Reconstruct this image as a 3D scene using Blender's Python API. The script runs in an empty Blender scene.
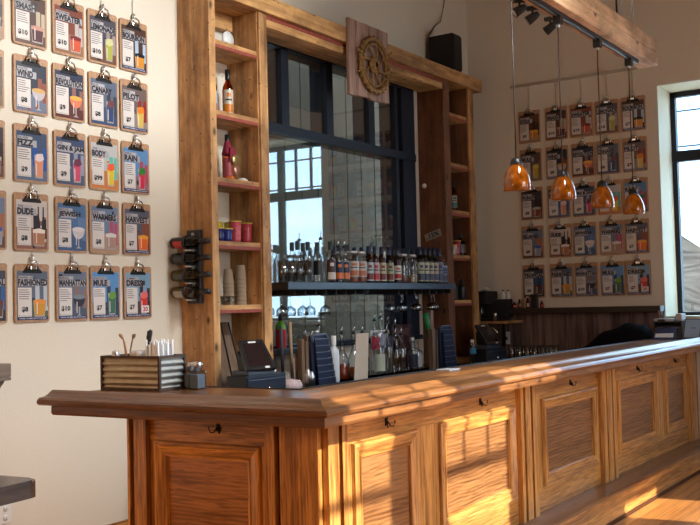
import bpy, bmesh, math, random
from mathutils import Vector, Matrix, Euler
random.seed(7)
SC = bpy.context.scene
COL = SC.collection
PI = math.pi
R = math.radians

# ------------------------------------------------------------------ camera
cam_d = bpy.data.cameras.new('camera'); cam = bpy.data.objects.new('camera', cam_d); COL.objects.link(cam)
YAW, PIT, ROL = R(56.233), R(2.404), R(-1.3674)
F = Vector((math.sin(YAW)*math.cos(PIT), math.cos(YAW)*math.cos(PIT), math.sin(PIT)))
R0 = Vector((math.cos(YAW), -math.sin(YAW), 0)); U0 = R0.cross(F)
RR = R0*math.cos(ROL)+U0*math.sin(ROL); UU = U0*math.cos(ROL)-R0*math.sin(ROL)
cam.matrix_world = Matrix(((RR.x, UU.x, -F.x, 0), (RR.y, UU.y, -F.y, -4.4556), (RR.z, UU.z, -F.z, 1.45), (0, 0, 0, 1)))
cam_d.sensor_width = 36; cam_d.lens = 983.18/700*36; cam_d.clip_start = .05; cam_d.clip_end = 500
SC.camera = cam

# ------------------------------------------------------------------ light, sky, exposure
vs = SC.view_settings; vs.view_transform = 'Standard'; vs.look = 'None'; vs.gamma = 1; vs.use_curve_mapping = False
vs.exposure = -0.17
w = bpy.data.worlds.new('world'); SC.world = w; w.use_nodes = True
nt = w.node_tree; nt.nodes.clear()
o_ = nt.nodes.new('ShaderNodeOutputWorld'); bg = nt.nodes.new('ShaderNodeBackground')
tc = nt.nodes.new('ShaderNodeTexCoord'); nz = nt.nodes.new('ShaderNodeTexNoise'); cr = nt.nodes.new('ShaderNodeValToRGB')
mp = nt.nodes.new('ShaderNodeMapping'); mp.inputs['Scale'].default_value = (1.5, 1.5, 5)
nt.links.new(tc.outputs['Generated'], mp.inputs[0]); nt.links.new(mp.outputs[0], nz.inputs['Vector'])
nz.inputs['Scale'].default_value = 2.0; nz.inputs['Detail'].default_value = 5
cr.color_ramp.elements[0].position = .35; cr.color_ramp.elements[0].color = (.30, .58, 1, 1)
cr.color_ramp.elements[1].position = .6; cr.color_ramp.elements[1].color = (.60, .80, 1, 1)
nt.links.new(nz.outputs['Fac'], cr.inputs[0]); nt.links.new(cr.outputs[0], bg.inputs[0])
bg.inputs[1].default_value = 8.8; nt.links.new(bg.outputs[0], o_.inputs[0])

def light(name, typ, loc, d, energy, color, size=None, sizey=None):
    l = bpy.data.lights.new(name, typ); l.energy = energy; l.color = color
    if typ == 'AREA':
        l.shape = 'RECTANGLE'; l.size = size; l.size_y = sizey
    o = bpy.data.objects.new(name, l); COL.objects.link(o); o.location = loc
    o.rotation_euler = Vector(d).to_track_quat('-Z', 'Y').to_euler()
    return o
sun = light('sun', 'SUN', (2, -12, 8), (-.13, 1, -.50), 11.5, (1, .88, .68)); sun.data.angle = R(.5)
# unseen lights: warm lamp at left, rear window daylight, added fills
light('warm_corner_lamp', 'AREA', (-.4, -1.5, 1.9), (1, -.02, -.22), 31, (1, .50, .20), .5, .5)
light('daylight_rear_window', 'AREA', (4.5, -6.85, 2.2), (0, 1, -.35), 45, (1, .92, .82), 2.2, 2.4).data.spread = R(100)
ml = light('menu_wall_fill', 'AREA', (4.6, -3.4, 4.0), (-.25, .85, -.56), 70, (.95, .98, .97), .9, .5); ml.data.spread = R(105)  # unseen fill added to brighten the menu wall; no fixture hangs there
light('ceiling_warm_fill', 'AREA', (2.2, -1.2, 4.3), (0.05, .25, -1), 10, (1, .80, .58), 1.2, 1.2)  # added warm fill below the ceiling, without any fixture

# ------------------------------------------------------------------ materials
MC = {}
def nodes(name):
    m = bpy.data.materials.new(name); m.use_nodes = True
    n = m.node_tree; b = n.nodes['Principled BSDF']
    return m, n, b
def plain(name, col, rough=.6, metal=0, bump=0, var=0, scale=30, coat=0, emit=None, es=0, spec=.5):
    if name in MC: return MC[name]
    m, n, b = nodes(name)
    b.inputs['Base Color'].default_value = (*col, 1); b.inputs['Roughness'].default_value = rough
    b.inputs['Metallic'].default_value = metal; b.inputs['Coat Weight'].default_value = coat; b.inputs['Coat Roughness'].default_value = .08
    b.inputs['Specular IOR Level'].default_value = spec
    if emit: b.inputs['Emission Color'].default_value = (*emit, 1); b.inputs['Emission Strength'].default_value = es
    if bump or var:
        t = n.nodes.new('ShaderNodeTexCoord'); z = n.nodes.new('ShaderNodeTexNoise'); z.inputs['Scale'].default_value = scale; z.inputs['Detail'].default_value = 4
        n.links.new(t.outputs['Object'], z.inputs['Vector'])
        if var:
            r = n.nodes.new('ShaderNodeValToRGB'); r.color_ramp.elements[0].color = (*[c*(1-var) for c in col], 1); r.color_ramp.elements[1].color = (*[min(1, c*(1+var)) for c in col], 1)
            r.color_ramp.elements[0].position = .3; r.color_ramp.elements[1].position = .7
            n.links.new(z.outputs['Fac'], r.inputs[0]); n.links.new(r.outputs[0], b.inputs['Base Color'])
        if bump:
            q = n.nodes.new('ShaderNodeBump'); q.inputs['Strength'].default_value = bump; q.inputs['Distance'].default_value = .01
            n.links.new(z.outputs['Fac'], q.inputs['Height']); n.links.new(q.outputs[0], b.inputs['Normal'])
    MC[name] = m; return m
def wood(name, light_c, dark_c, axis, rough=.45, coat=0, fine=60, knots=False, contrast=.5, stretch=.05, figure=0, bumpv=.15):
    """grain stretched along the given axis"""
    if name in MC: return MC[name]
    m, n, b = nodes(name)
    L = n.links.new
    t = n.nodes.new('ShaderNodeTexCoord'); mp = n.nodes.new('ShaderNodeMapping')
    s = [1, 1, 1]; s['xyz'.index(axis)] = stretch; mp.inputs['Scale'].default_value = s
    L(t.outputs['Object'], mp.inputs[0])
    z = n.nodes.new('ShaderNodeTexNoise'); z.inputs['Scale'].default_value = fine; z.inputs['Detail'].default_value = 6; z.inputs['Roughness'].default_value = .6; z.inputs['Distortion'].default_value = .3
    L(mp.outputs[0], z.inputs['Vector'])
    z2 = n.nodes.new('ShaderNodeTexNoise'); z2.inputs['Scale'].default_value = fine*.14; z2.inputs['Detail'].default_value = 3; z2.inputs['Distortion'].default_value = 1.2
    L(mp.outputs[0], z2.inputs['Vector'])
    add = n.nodes.new('ShaderNodeMath'); add.operation = 'ADD'; L(z.outputs['Fac'], add.inputs[0]); L(z2.outputs['Fac'], add.inputs[1])
    src = add.outputs[0]
    if figure:
        wv = n.nodes.new('ShaderNodeTexWave'); wv.wave_type = 'BANDS'; wv.bands_direction = 'Z'
        mp2 = n.nodes.new('ShaderNodeMapping'); s2 = [1, 1, 1]; s2['xyz'.index(axis)] = .45; mp2.inputs['Scale'].default_value = s2; mp2.inputs['Location'].default_value = (.3, .2, -.1)
        L(t.outputs['Object'], mp2.inputs[0]); L(mp2.outputs[0], wv.inputs['Vector'])
        wv.inputs['Scale'].default_value = figure; wv.inputs['Distortion'].default_value = 9; wv.inputs['Detail'].default_value = 1; wv.inputs['Detail Scale'].default_value = .45
        mm = n.nodes.new('ShaderNodeMath'); mm.operation = 'MULTIPLY_ADD'; mm.inputs[1].default_value = .22; L(wv.outputs['Fac'], mm.inputs[0]); L(src, mm.inputs[2])
        sb = n.nodes.new('ShaderNodeMath'); sb.operation = 'SUBTRACT'; sb.inputs[1].default_value = .14; L(mm.outputs[0], sb.inputs[0]); src = sb.outputs[0]
    r = n.nodes.new('ShaderNodeValToRGB'); e = r.color_ramp.elements
    e[0].position = .64 if contrast > .45 else .60; e[0].color = (*dark_c, 1); e[1].position = .96; e[1].color = (*light_c, 1)
    hv = n.nodes.new('ShaderNodeMath'); hv.operation = 'MULTIPLY'; hv.inputs[1].default_value = .85; L(src, hv.inputs[0])
    L(hv.outputs[0], r.inputs[0])
    out = r.outputs[0]
    if knots:
        v = n.nodes.new('ShaderNodeTexVoronoi'); v.inputs['Scale'].default_value = 7
        mp3 = n.nodes.new('ShaderNodeMapping'); s3 = [1, 1, 1]; s3['xyz'.index(axis)] = .55; mp3.inputs['Scale'].default_value = s3; L(t.outputs['Object'], mp3.inputs[0]); L(mp3.outputs[0], v.inputs['Vector'])
        kr = n.nodes.new('ShaderNodeValToRGB'); kr.color_ramp.elements[0].position = .05; kr.color_ramp.elements[1].position = .15
        kr.color_ramp.elements[0].color = (1, 1, 1, 1); kr.color_ramp.elements[1].color = (0, 0, 0, 1); L(v.outputs['Distance'], kr.inputs[0])
        mx = n.nodes.new('ShaderNodeMix'); mx.data_type = 'RGBA'; L(kr.outputs[0], mx.inputs[0]); L(out, mx.inputs[6]); mx.inputs[7].default_value = (*[c*.35 for c in dark_c], 1); out = mx.outputs[2]
    if fine > 55:
        pz = n.nodes.new('ShaderNodeTexNoise'); pz.inputs['Scale'].default_value = fine*1.9; pz.inputs['Detail'].default_value = 2; L(mp.outputs[0], pz.inputs['Vector'])
        pr = n.nodes.new('ShaderNodeValToRGB'); pr.color_ramp.elements[0].position = .55; pr.color_ramp.elements[1].position = .64; L(pz.outputs['Fac'], pr.inputs[0])
        pm = n.nodes.new('ShaderNodeMath'); pm.operation = 'MULTIPLY'; pm.inputs[1].default_value = .55; L(pr.outputs[0], pm.inputs[0])
        px = n.nodes.new('ShaderNodeMix'); px.data_type = 'RGBA'; L(pm.outputs[0], px.inputs[0]); L(out, px.inputs[6]); px.inputs[7].default_value = (*[c*.55 for c in dark_c], 1); out = px.outputs[2]
    if knots:
        bz = n.nodes.new('ShaderNodeTexNoise'); bz.inputs['Scale'].default_value = 5; bz.inputs['Detail'].default_value = 5; bz.inputs['Roughness'].default_value = .65; L(mp3.outputs[0], bz.inputs['Vector'])
        br = n.nodes.new('ShaderNodeValToRGB'); br.color_ramp.elements[0].position = .36; br.color_ramp.elements[1].position = .60; br.color_ramp.elements[0].color = (.42, .36, .32, 1); br.color_ramp.elements[1].color = (1, 1, 1, 1); L(bz.outputs['Fac'], br.inputs[0])
        bx = n.nodes.new('ShaderNodeMix'); bx.data_type = 'RGBA'; bx.blend_type = 'MULTIPLY'; bx.inputs[0].default_value = .9; L(out, bx.inputs[6]); L(br.outputs[0], bx.inputs[7]); out = bx.outputs[2]
        nv = n.nodes.new('ShaderNodeTexVoronoi'); nv.inputs['Scale'].default_value = 17; L(t.outputs['Object'], nv.inputs['Vector'])
        nr = n.nodes.new('ShaderNodeValToRGB'); nr.color_ramp.elements[0].position = .07; nr.color_ramp.elements[1].position = .11; nr.color_ramp.elements[0].color = (.12, .08, .06, 1); nr.color_ramp.elements[1].color = (1, 1, 1, 1); L(nv.outputs['Distance'], nr.inputs[0])
        nx_ = n.nodes.new('ShaderNodeMix'); nx_.data_type = 'RGBA'; nx_.blend_type = 'MULTIPLY'; nx_.inputs[0].default_value = 1; L(out, nx_.inputs[6]); L(nr.outputs[0], nx_.inputs[7]); out = nx_.outputs[2]
    L(out, b.inputs['Base Color'])
    b.inputs['Roughness'].default_value = rough; b.inputs['Coat Weight'].default_value = coat; b.inputs['Coat Roughness'].default_value = .18
    q = n.nodes.new('ShaderNodeBump'); q.inputs['Strength'].default_value = bumpv; q.inputs['Distance'].default_value = .004
    L(z.outputs['Fac'], q.inputs['Height']); L(q.outputs[0], b.inputs['Normal'])
    MC[name] = m; return m
def glass(name, tint=(1, 1, 1), ior=1.5, rough=.0, edge=.22):
    """thin glass: what is not mirrored passes straight through, tinted"""
    if name in MC: return MC[name]
    m = bpy.data.materials.new(name); m.use_nodes = True; n = m.node_tree; n.nodes.clear()
    o = n.nodes.new('ShaderNodeOutputMaterial'); mx = n.nodes.new('ShaderNodeMixShader'); lw = n.nodes.new('ShaderNodeLayerWeight'); lw.inputs[0].default_value = .5
    pw = n.nodes.new('ShaderNodeMath'); pw.operation = 'POWER'; pw.inputs[1].default_value = 5; f0 = ((ior-1)/(ior+1))**2
    fr = n.nodes.new('ShaderNodeMath'); fr.operation = 'MULTIPLY_ADD'; fr.inputs[1].default_value = 1-f0; fr.inputs[2].default_value = f0; n.links.new(lw.outputs['Facing'], pw.inputs[0]); n.links.new(pw.outputs[0], fr.inputs[0])
    t = n.nodes.new('ShaderNodeBsdfTransparent'); t.inputs[0].default_value = (*tint, 1); g = n.nodes.new('ShaderNodeBsdfGlossy'); g.inputs[0].default_value = (1, 1, 1, 1); g.inputs['Roughness'].default_value = rough
    if edge:
        sq = n.nodes.new('ShaderNodeMath'); sq.operation = 'POWER'; sq.inputs[1].default_value = 1.7; n.links.new(lw.outputs['Facing'], sq.inputs[0])
        em = n.nodes.new('ShaderNodeMix'); em.data_type = 'RGBA'; em.inputs[6].default_value = (*tint, 1); em.inputs[7].default_value = (*[c*edge for c in tint], 1)
        n.links.new(sq.outputs[0], em.inputs[0]); n.links.new(em.outputs[2], t.inputs[0])
    n.links.new(fr.outputs[0], mx.inputs[0]); n.links.new(t.outputs[0], mx.inputs[1]); n.links.new(g.outputs[0], mx.inputs[2]); n.links.new(mx.outputs[0], o.inputs[0])
    MC[name] = m; return m
def hexc(h):
    c = [int(h[i:i+2], 16)/255 for i in (0, 2, 4)]
    return tuple(((x+.055)/1.055)**2.4 if x > .04 else x/12.92 for x in c)
def ink(h): return plain('print_'+h, hexc(h), .35)

WALL = plain('wall_plaster', (.73, .665, .56), .85, bump=.12, var=.02, scale=90)
CEIL = plain('ceiling_paint', (.32, .22, .13), .9, var=.03, scale=4)
TRIMW = plain('jamb_paint', (.66, .60, .44), .7, var=.02)
OAK_V = wood('oak_vertical', (.74, .37, .105), (.24, .090, .020), 'z', .33, .35, fine=75, contrast=.5)
OAK_X = wood('oak_lengthwise', (.72, .355, .10), (.24, .090, .020), 'x', .33, .35, fine=75, contrast=.5)
OAK_Y = wood('oak_crosswise', (.72, .355, .10), (.24, .090, .020), 'y', .33, .35, fine=75, contrast=.5)
OAK_P = wood('oak_panel', (.36, .175, .068), (.13, .050, .016), 'x', .35, .3, fine=60, contrast=.45, figure=16)
OAK_PY = wood('oak_panel_return', (.48, .21, .06), (.22, .082, .020), 'y', .35, .3, fine=60, contrast=.45, figure=16)
TOP_X = wood('bar_top_oak', (.37, .165, .058), (.12, .044, .013), 'x', .33, .12, fine=60, contrast=.45, bumpv=.05)
TOP_Y = wood('bar_top_oak_shaded', (.17, .070, .028), (.07, .026, .010), 'y', .28, .25, fine=60, contrast=.45, bumpv=.05)  # darker copy of the bar top oak, painting in the return's shade
PINE_Z = wood('pine_post', (.70, .39, .155), (.27, .12, .04), 'z', .6, 0, fine=30, knots=True, contrast=.4, stretch=.08)
PINE_X = wood('pine_beam', (.72, .40, .155), (.29, .13, .042), 'x', .6, 0, fine=30, knots=True, contrast=.4, stretch=.08)
PINE_L = wood('pine_pale_beam', (.95, .60, .34), (.60, .32, .17), 'x', .65, 0, fine=26, knots=True, contrast=.4, stretch=.08)
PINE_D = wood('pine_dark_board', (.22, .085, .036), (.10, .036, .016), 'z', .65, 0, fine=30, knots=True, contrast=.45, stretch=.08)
REDP = plain('red_painted_edge', (.28, .055, .035), .6, var=.25, scale=40, bump=.2)
BARN = wood('reclaimed_boards', (.26, .17, .15), (.07, .045, .045), 'z', .8, 0, fine=35, contrast=.5, stretch=.06)
SIGNW = wood('weathered_sign_board', (.40, .25, .19), (.14, .075, .06), 'z', .8, 0, fine=45, contrast=.5, stretch=.06)
FLOORM = wood('floor_oak', (.90, .42, .12), (.50, .19, .045), 'x', .35, .15, fine=40, contrast=.45, stretch=.05)
SIDING = plain('grey_siding', (.21, .165, .11), .7, var=.1, scale=6)
FRAMEB = plain('blue_black_frame', (.007, .011, .022), .5, spec=.35)
SHELFM = plain('slate_blue_shelf', (.035, .055, .085), .4)
BLACK = plain('black_plastic', (.012, .012, .014), .4)
BLACKM = plain('black_matte', (.01, .01, .012), .75)
DARKG = plain('dark_rubber', (.02, .021, .025), .6)
STEEL = plain('brushed_steel', (.62, .62, .63), .28, metal=1)
CHROME = plain('chrome', (.8, .8, .8), .12, metal=1)
IRON = plain('black_iron', (.02, .02, .02), .5, metal=.6)
RUST = plain('rusty_iron', (.26, .14, .045), .7, metal=.3, var=.4, scale=40, bump=.3)
ZINC = plain('galvanized_zinc', (.55, .58, .58), .35, metal=.85, var=.1, scale=20)
BRASSZ = plain('warm_zinc', (.50, .42, .29), .38, metal=.8, var=.12, scale=20)
MASON = wood('hardboard', (.50, .29, .16), (.38, .20, .10), 'z', .55, 0, fine=90, contrast=.5, stretch=.5, bumpv=.03)
WHITE = plain('white_plastic', (.75, .75, .73), .45)
PAPER = plain('white_paper', (.78, .77, .74), .8)
KRAFT = plain('kraft_card', (.50, .42, .33), .8)
GCLR = glass('clear_glass', (.95, .975, .985), 1.75); GBLUE = glass('stemware_glass', (.93, .97, .99), 2.1)
GAMB = glass('amber_liquor_glass', (.55, .16, .02)); GRED = glass('red_liquor_glass', (.35, .03, .02)); GGRN = glass('dark_green_glass', (.05, .08, .02)); GOLIVE = glass('gold_wine_glass', (.62, .50, .10)); GPINK = glass('blush_glass', (.75, .35, .22))
GPANE = glass('window_pane', (.92, .95, .95), 1.5, edge=0); GMIR = glass('tinted_glass_pane', (.84, .86, .83), 2.15, edge=0)
SEL = {}

# ------------------------------------------------------------------ mesh helper
class MB:
    def __init__(s): s.v = []; s.f = []; s.m = []; s.mats = []; s.sm = []
    def mi(s, mat):
        if mat not in s.mats: s.mats.append(mat)
        return s.mats.index(mat)
    def add(s, vs, fs, mat, smooth=False):
        b = len(s.v); s.v += [tuple(v) for v in vs]; k = s.mi(mat)
        for f in fs: s.f.append([b+i for i in f]); s.m.append(k); s.sm.append(smooth)
        return s
    def box(s, x0, x1, y0, y1, z0, z1, mat, bev=0):
        if bev:
            bm = bmesh.new(); bmesh.ops.create_cube(bm, size=1)
            for v in bm.verts: v.co = Vector(((x0+x1)/2+v.co.x*(x1-x0), (y0+y1)/2+v.co.y*(y1-y0), (z0+z1)/2+v.co.z*(z1-z0)))
            bmesh.ops.bevel(bm, geom=bm.edges[:], offset=bev, segments=2, profile=.6, affect='EDGES')
            bm.verts.index_update(); s.add([v.co for v in bm.verts], [[v.index for v in f.verts] for f in bm.faces], mat); bm.free(); return s
        P = [(x0, y0, z0), (x1, y0, z0), (x1, y1, z0), (x0, y1, z0), (x0, y0, z1), (x1, y0, z1), (x1, y1, z1), (x0, y1, z1)]
        return s.hexa(P, mat)
    def hexa(s, P, mat):
        return s.add(P, [(0, 3, 2, 1), (4, 5, 6, 7), (0, 1, 5, 4), (1, 2, 6, 5), (2, 3, 7, 6), (3, 0, 4, 7)], mat)
    def prism(s, pts, z0, z1, mat, axis='z', mat_side=None):
        """polygon extruded along an axis; pts in the other two axes"""
        def q(p, h): return {'z': (p[0], p[1], h), 'y': (p[0], h, p[1]), 'x': (h, p[0], p[1])}[axis]
        n = len(pts); V = [q(p, z0) for p in pts]+[q(p, z1) for p in pts]
        s.add(V, [list(range(n))[::-1], list(range(n, 2*n))], mat)
        s.add(V, [[i, (i+1) % n, n+(i+1) % n, n+i] for i in range(n)], mat_side or mat); return s
    def lathe(s, prof, c, mat, seg=16, axis='z', smooth=True, closed=False):
        V = []; Fc = []; n = len(prof)
        for r, h in prof:
            for k in range(seg):
                a = 2*PI*k/seg; p = (r*math.cos(a), r*math.sin(a), h)
                if axis == 'y': p = (p[0], p[2], p[1])
                if axis == 'x': p = (p[2], p[0], p[1])
                V.append((c[0]+p[0], c[1]+p[1], c[2]+p[2]))
        for i in range(n-1):
            for k in range(seg): Fc.append([i*seg+k, i*seg+(k+1) % seg, (i+1)*seg+(k+1) % seg, (i+1)*seg+k])
        if not closed:
            if prof[0][0] > 1e-4: Fc.append(list(range(seg))[::-1])
            if prof[-1][0] > 1e-4: Fc.append([(n-1)*seg+k for k in range(seg)])
        return s.add(V, Fc, mat, smooth)
    def tube(s, pts, r, mat, seg=8, smooth=True):
        P = [Vector(p) for p in pts]; V = []; Fc = []
        for i, p in enumerate(P):
            d = (P[min(i+1, len(P)-1)]-P[max(i-1, 0)]).normalized()
            a = Vector((0, 0, 1)) if abs(d.z) < .9 else Vector((1, 0, 0))
            u = d.cross(a).normalized(); v = d.cross(u)
            rr = r[i] if isinstance(r, (list, tuple)) else r
            for k in range(seg): V.append(p+(u*math.cos(2*PI*k/seg)+v*math.sin(2*PI*k/seg))*rr)
        for i in range(len(P)-1):
            for k in range(seg): Fc.append([i*seg+k, i*seg+(k+1) % seg, (i+1)*seg+(k+1) % seg, (i+1)*seg+k])
        Fc.append(list(range(seg))[::-1]); Fc.append([(len(P)-1)*seg+k for k in range(seg)])
        return s.add(V, Fc, mat, smooth)
    def mesh(s, name, shift=(0, 0, 0)):
        me = bpy.data.meshes.new(name)
        me.from_pydata([(v[0]-shift[0], v[1]-shift[1], v[2]-shift[2]) for v in s.v], [], s.f)
        for m in s.mats: me.materials.append(m)
        me.polygons.foreach_set('material_index', s.m); me.polygons.foreach_set('use_smooth', s.sm); me.update()
        bm = bmesh.new(); bm.from_mesh(me); bmesh.ops.recalc_face_normals(bm, faces=bm.faces); bm.to_mesh(me); bm.free()
        return me
def props(o, label=None, cat=None, group=None, kind=None):
    if label: o['label'] = label
    if cat: o['category'] = cat
    if group: o['group'] = group
    if kind: o['kind'] = kind
    return o
def link(name, me, parent=None, loc=(0, 0, 0)):
    o = bpy.data.objects.new(name, me); COL.objects.link(o); o.parent = parent; o.location = loc
    return o
def empty(name, label, cat, loc, rz=0, group=None):
    o = bpy.data.objects.new(name, None); COL.objects.link(o); o.location = loc; o.rotation_euler = (0, 0, rz); o.empty_display_size = .05
    return props(o, label, cat, group)
def part(name, mb, parent, world=True, label=None):
    """world=True: the mesh was laid out in room coordinates, the thing's base becomes its origin"""
    sh = (0, 0, 0); q = parent
    if world:
        sh = Vector((0, 0, 0))
        while q is not None: sh += q.location; q = q.parent
    o = link(name, mb.mesh(name, sh), parent)
    if label: o['label'] = label
    return o
def solo(name, mb, label, cat, group=None, loc=(0, 0, 0)):
    o = link(name, mb.mesh(name, loc), None, loc); return props(o, label, cat, group)
def struct(name, mb):
    return props(link(name, mb.mesh(name)), kind='structure')
def copy_tree(o, parent=None, loc=None, label=None, group=None, rz=None):
    c = o.copy(); COL.objects.link(c); c.parent = parent
    if loc is not None: c.location = loc
    if rz is not None: c.rotation_euler = (0, 0, rz)
    if label: c['label'] = label
    if group: c['group'] = group
    for ch in list(o.children): copy_tree(ch, c)
    return c
TXT = {}
def text_geo(body, bold=.02):
    """outline of a line of writing, unit height, as flat polygons"""
    k = (body, bold)
    if k in TXT: return TXT[k]
    cu = bpy.data.curves.new('writing', 'FONT'); cu.body = body; cu.size = 1; cu.offset = bold; cu.resolution_u = 2; cu.fill_mode = 'FRONT'
    ob = bpy.data.objects.new('writing', cu); COL.objects.link(ob)
    dg = bpy.context.evaluated_depsgraph_get(); dg.update(); me = ob.evaluated_get(dg).to_mesh()
    V = [tuple(v.co) for v in me.vertices]; Fc = [list(p.vertices) for p in me.polygons]
    ob.evaluated_get(dg).to_mesh_clear(); bpy.data.objects.remove(ob); bpy.data.curves.remove(cu)
    xs = [v[0] for v in V] or [0]; ys = [v[1] for v in V] or [0]
    x0, x1, y0, y1 = min(xs), max(xs), min(ys), max(ys)
    V = [((v[0]-x0)/(x1-x0+1e-9), (v[1]-y0)/(y1-y0+1e-9)) for v in V]
    TXT[k] = (V, Fc); return TXT[k]
def put_text(mb, body, x0, x1, z0, z1, y, mat, bold=.02, fn=None):
    V, Fc = text_geo(body, bold); fn = fn or (lambda u, v: (x0+u*(x1-x0), y, z0+v*(z1-z0)))
    mb.add([fn(*v) for v in V], Fc, mat)

# ------------------------------------------------------------------ room shell
XR, YB, XL, ZC = 8.9, -6.5, -3.0, 4.7
m = MB(); m.box(XL, XR+.55, YB, .2, -.1, 0, FLOORM)
fl = struct('floor', m)
# plank joints as slim dark lines cut between boards: a bump in the floor material
n = FLOORM.node_tree; bk = n.nodes.new('ShaderNodeTexBrick'); t = n.nodes.new('ShaderNodeTexCoord'); bk.inputs['Scale'].default_value = 1; bk.inputs['Brick Width'].default_value = 1.6; bk.inputs['Row Height'].default_value = .085; bk.inputs['Mortar Size'].default_value = .002
bk.inputs['Color1'].default_value = (1, 1, 1, 1); bk.inputs['Color2'].default_value = (.62, .55, .5, 1); bk.inputs['Mortar'].default_value = (.2, .15, .1, 1)
n.links.new(t.outputs['Object'], bk.inputs['Vector'])
b = n.nodes['Principled BSDF']; src = b.inputs['Base Color'].links[0].from_socket
mx = n.nodes.new('ShaderNodeMix'); mx.data_type = 'RGBA'; mx.blend_type = 'MULTIPLY'; mx.inputs[0].default_value = 1
n.links.new(src, mx.inputs[6]); n.links.new(bk.outputs['Color'], mx.inputs[7]); n.links.new(mx.outputs[2], b.inputs['Base Color'])
m = MB(); m.box(XL-.1, XR+.55, YB-.3, .2, ZC, ZC+.1, CEIL); struct('ceiling', m)
# back wall with the big glazed opening
OX0, OX1, OZ0, OZ1 = 5.50, 7.70, 1.12, 3.50
m = MB(); m.box(XL, OX0, 0, .2, 0, ZC, WALL); m.box(OX1, XR+.55, 0, .2, 0, ZC, WALL); m.box(OX0, OX1, 0, .2, 0, OZ0, WALL); m.box(OX0, OX1, 0, .2, OZ1, ZC, WALL)
struct('wall_back', m)
# right wall with its row of windows
WY0, WZ0, WZ1 = -1.885, 1.25, 3.36
m = MB(); m.box(XR, XR+.55, WY0, 0, 0, ZC, WALL); m.box(XR, XR+.55, YB, WY0, 0, WZ0, WALL); m.box(XR, XR+.55, YB, WY0, WZ1, ZC, WALL)
m.box(XR, XR+.55, YB, -3.7, WZ0, WZ1, WALL)
struct('wall_right', m)
m = MB(); m.box(XL-.1, XL, YB, .2, 0, ZC, WALL)
struct('wall_left', m)
# rear wall (behind the camera): two tall windows and a glass door let the sun in
m = MB(); yr0, yr1 = YB-.3, YB
holes = [(3.49, 4.43, .5, 3.46), (4.83, 5.65, .5, 3.46), (6.96, 7.76, .02, 2.335)]
xs = [XL-.1, 3.49, 4.43, 4.83, 5.65, 6.96, 7.76, XR+.4]
for i in range(len(xs)-1):
    a, b_ = xs[i], xs[i+1]; h = [q for q in holes if abs(q[0]-a) < .01]
    if h: m.box(a, b_, yr0, yr1, 0, h[0][2], WALL); m.box(a, b_, yr0, yr1, h[0][3], ZC, WALL)
    else: m.box(a, b_, yr0, yr1, 0, ZC, WALL)
struct('wall_rear', m)
for k, (a, b_, z0, z1) in enumerate(holes):
    m = MB(); yy = YB-.2; t = .05
    m.box(a, a+t, yy, yy+.07, z0, z1, FRAMEB); m.box(b_-t, b_, yy, yy+.07, z0, z1, FRAMEB); m.box(a, b_, yy, yy+.07, z0, z0+t, FRAMEB); m.box(a, b_, yy, yy+.07, z1-t, z1, FRAMEB)
    if k < 2:
        m.box(a, b_, yy, yy+.04, 2.87, 2.91, FRAMEB)
        for j in (1, 2): x = a+(b_-a)*j/3; m.box(x-.012, x+.012, yy, yy+.04, 2.9, z1, FRAMEB)
    if k == 2: m.box(a, b_, yy, yy+.07, .9, 1.0, FRAMEB)
    o = struct('door_1' if k == 2 else 'window_%d' % (k+2), m)
# right-hand window frame: sashes half a metre wide, transom lights over them
m = MB(); fx0, fx1 = XR+.40, XR+.47; y = WY0-.045
m.box(fx0, fx1, WY0-.05, WY0, WZ0, WZ1, FRAMEB); m.box(fx0, fx1, -3.7, WY0, WZ0, WZ0+.05, FRAMEB); m.box(fx0, fx1, -3.7, WY0, WZ1-.055, WZ1, FRAMEB)
m.box(fx0-.01, fx1, -3.7, WY0, 2.70, 2.80, FRAMEB)
k = 0; yy = WY0-.90
while yy > -3.6:
    m.box(fx0, fx1, yy-.035, yy+.035, WZ0, WZ1, FRAMEB); [m.box(fx0+.02, fx1-.01, yy+j*.22-.009, yy+j*.22+.009, 2.8, WZ1, FRAMEB) for j in ((1, 2) if yy > -3 else (1, 2, 3))]; yy -= .87
wf = struct('window_1', m)
m = MB(); m.box(fx0+.03, fx0+.036, -3.7, WY0-.02, WZ0+.02, WZ1-.02, GPANE); props(part('glazing', m, wf), kind='structure')
m = MB(); m.box(XR+.002, XR+.40, WY0-.006, WY0-.001, WZ0+.001, WZ1-.001, TRIMW); m.box(XR+.002, XR+.40, -3.69, WY0-.007, WZ0+.001, WZ0+.02, TRIMW); m.box(XR+.002, XR+.40, -3.69, WY0-.007, WZ1-.006, WZ1-.001, TRIMW)
struct('trim_1', m)
m = MB(); m.box(XL, 4.69, -.018, -.0, 0, .19, OAK_X); m.box(XL, 4.69, -.024, 0, 0, .05, OAK_X); struct('baseboard_back', m)
# reclaimed board wainscot under a dark cap on the right wall
m = MB(); y = -.0; i = 0
while y > WY0+.02:
    wd = random.choice([.11, .13, .145, .16]); y2 = max(y-wd, WY0+.015); m.box(XR-.022-random.random()*.006, XR-.001, y2+.003, y, 0, 1.312, BARN); y = y2
struct('trim_2', m)
m = MB(); m.box(XR-.13, XR, -1.885, 0, 1.312, 1.368, plain('cap_stain', (.035, .022, .016), .5), .006); struct('trim_3', m)

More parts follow.
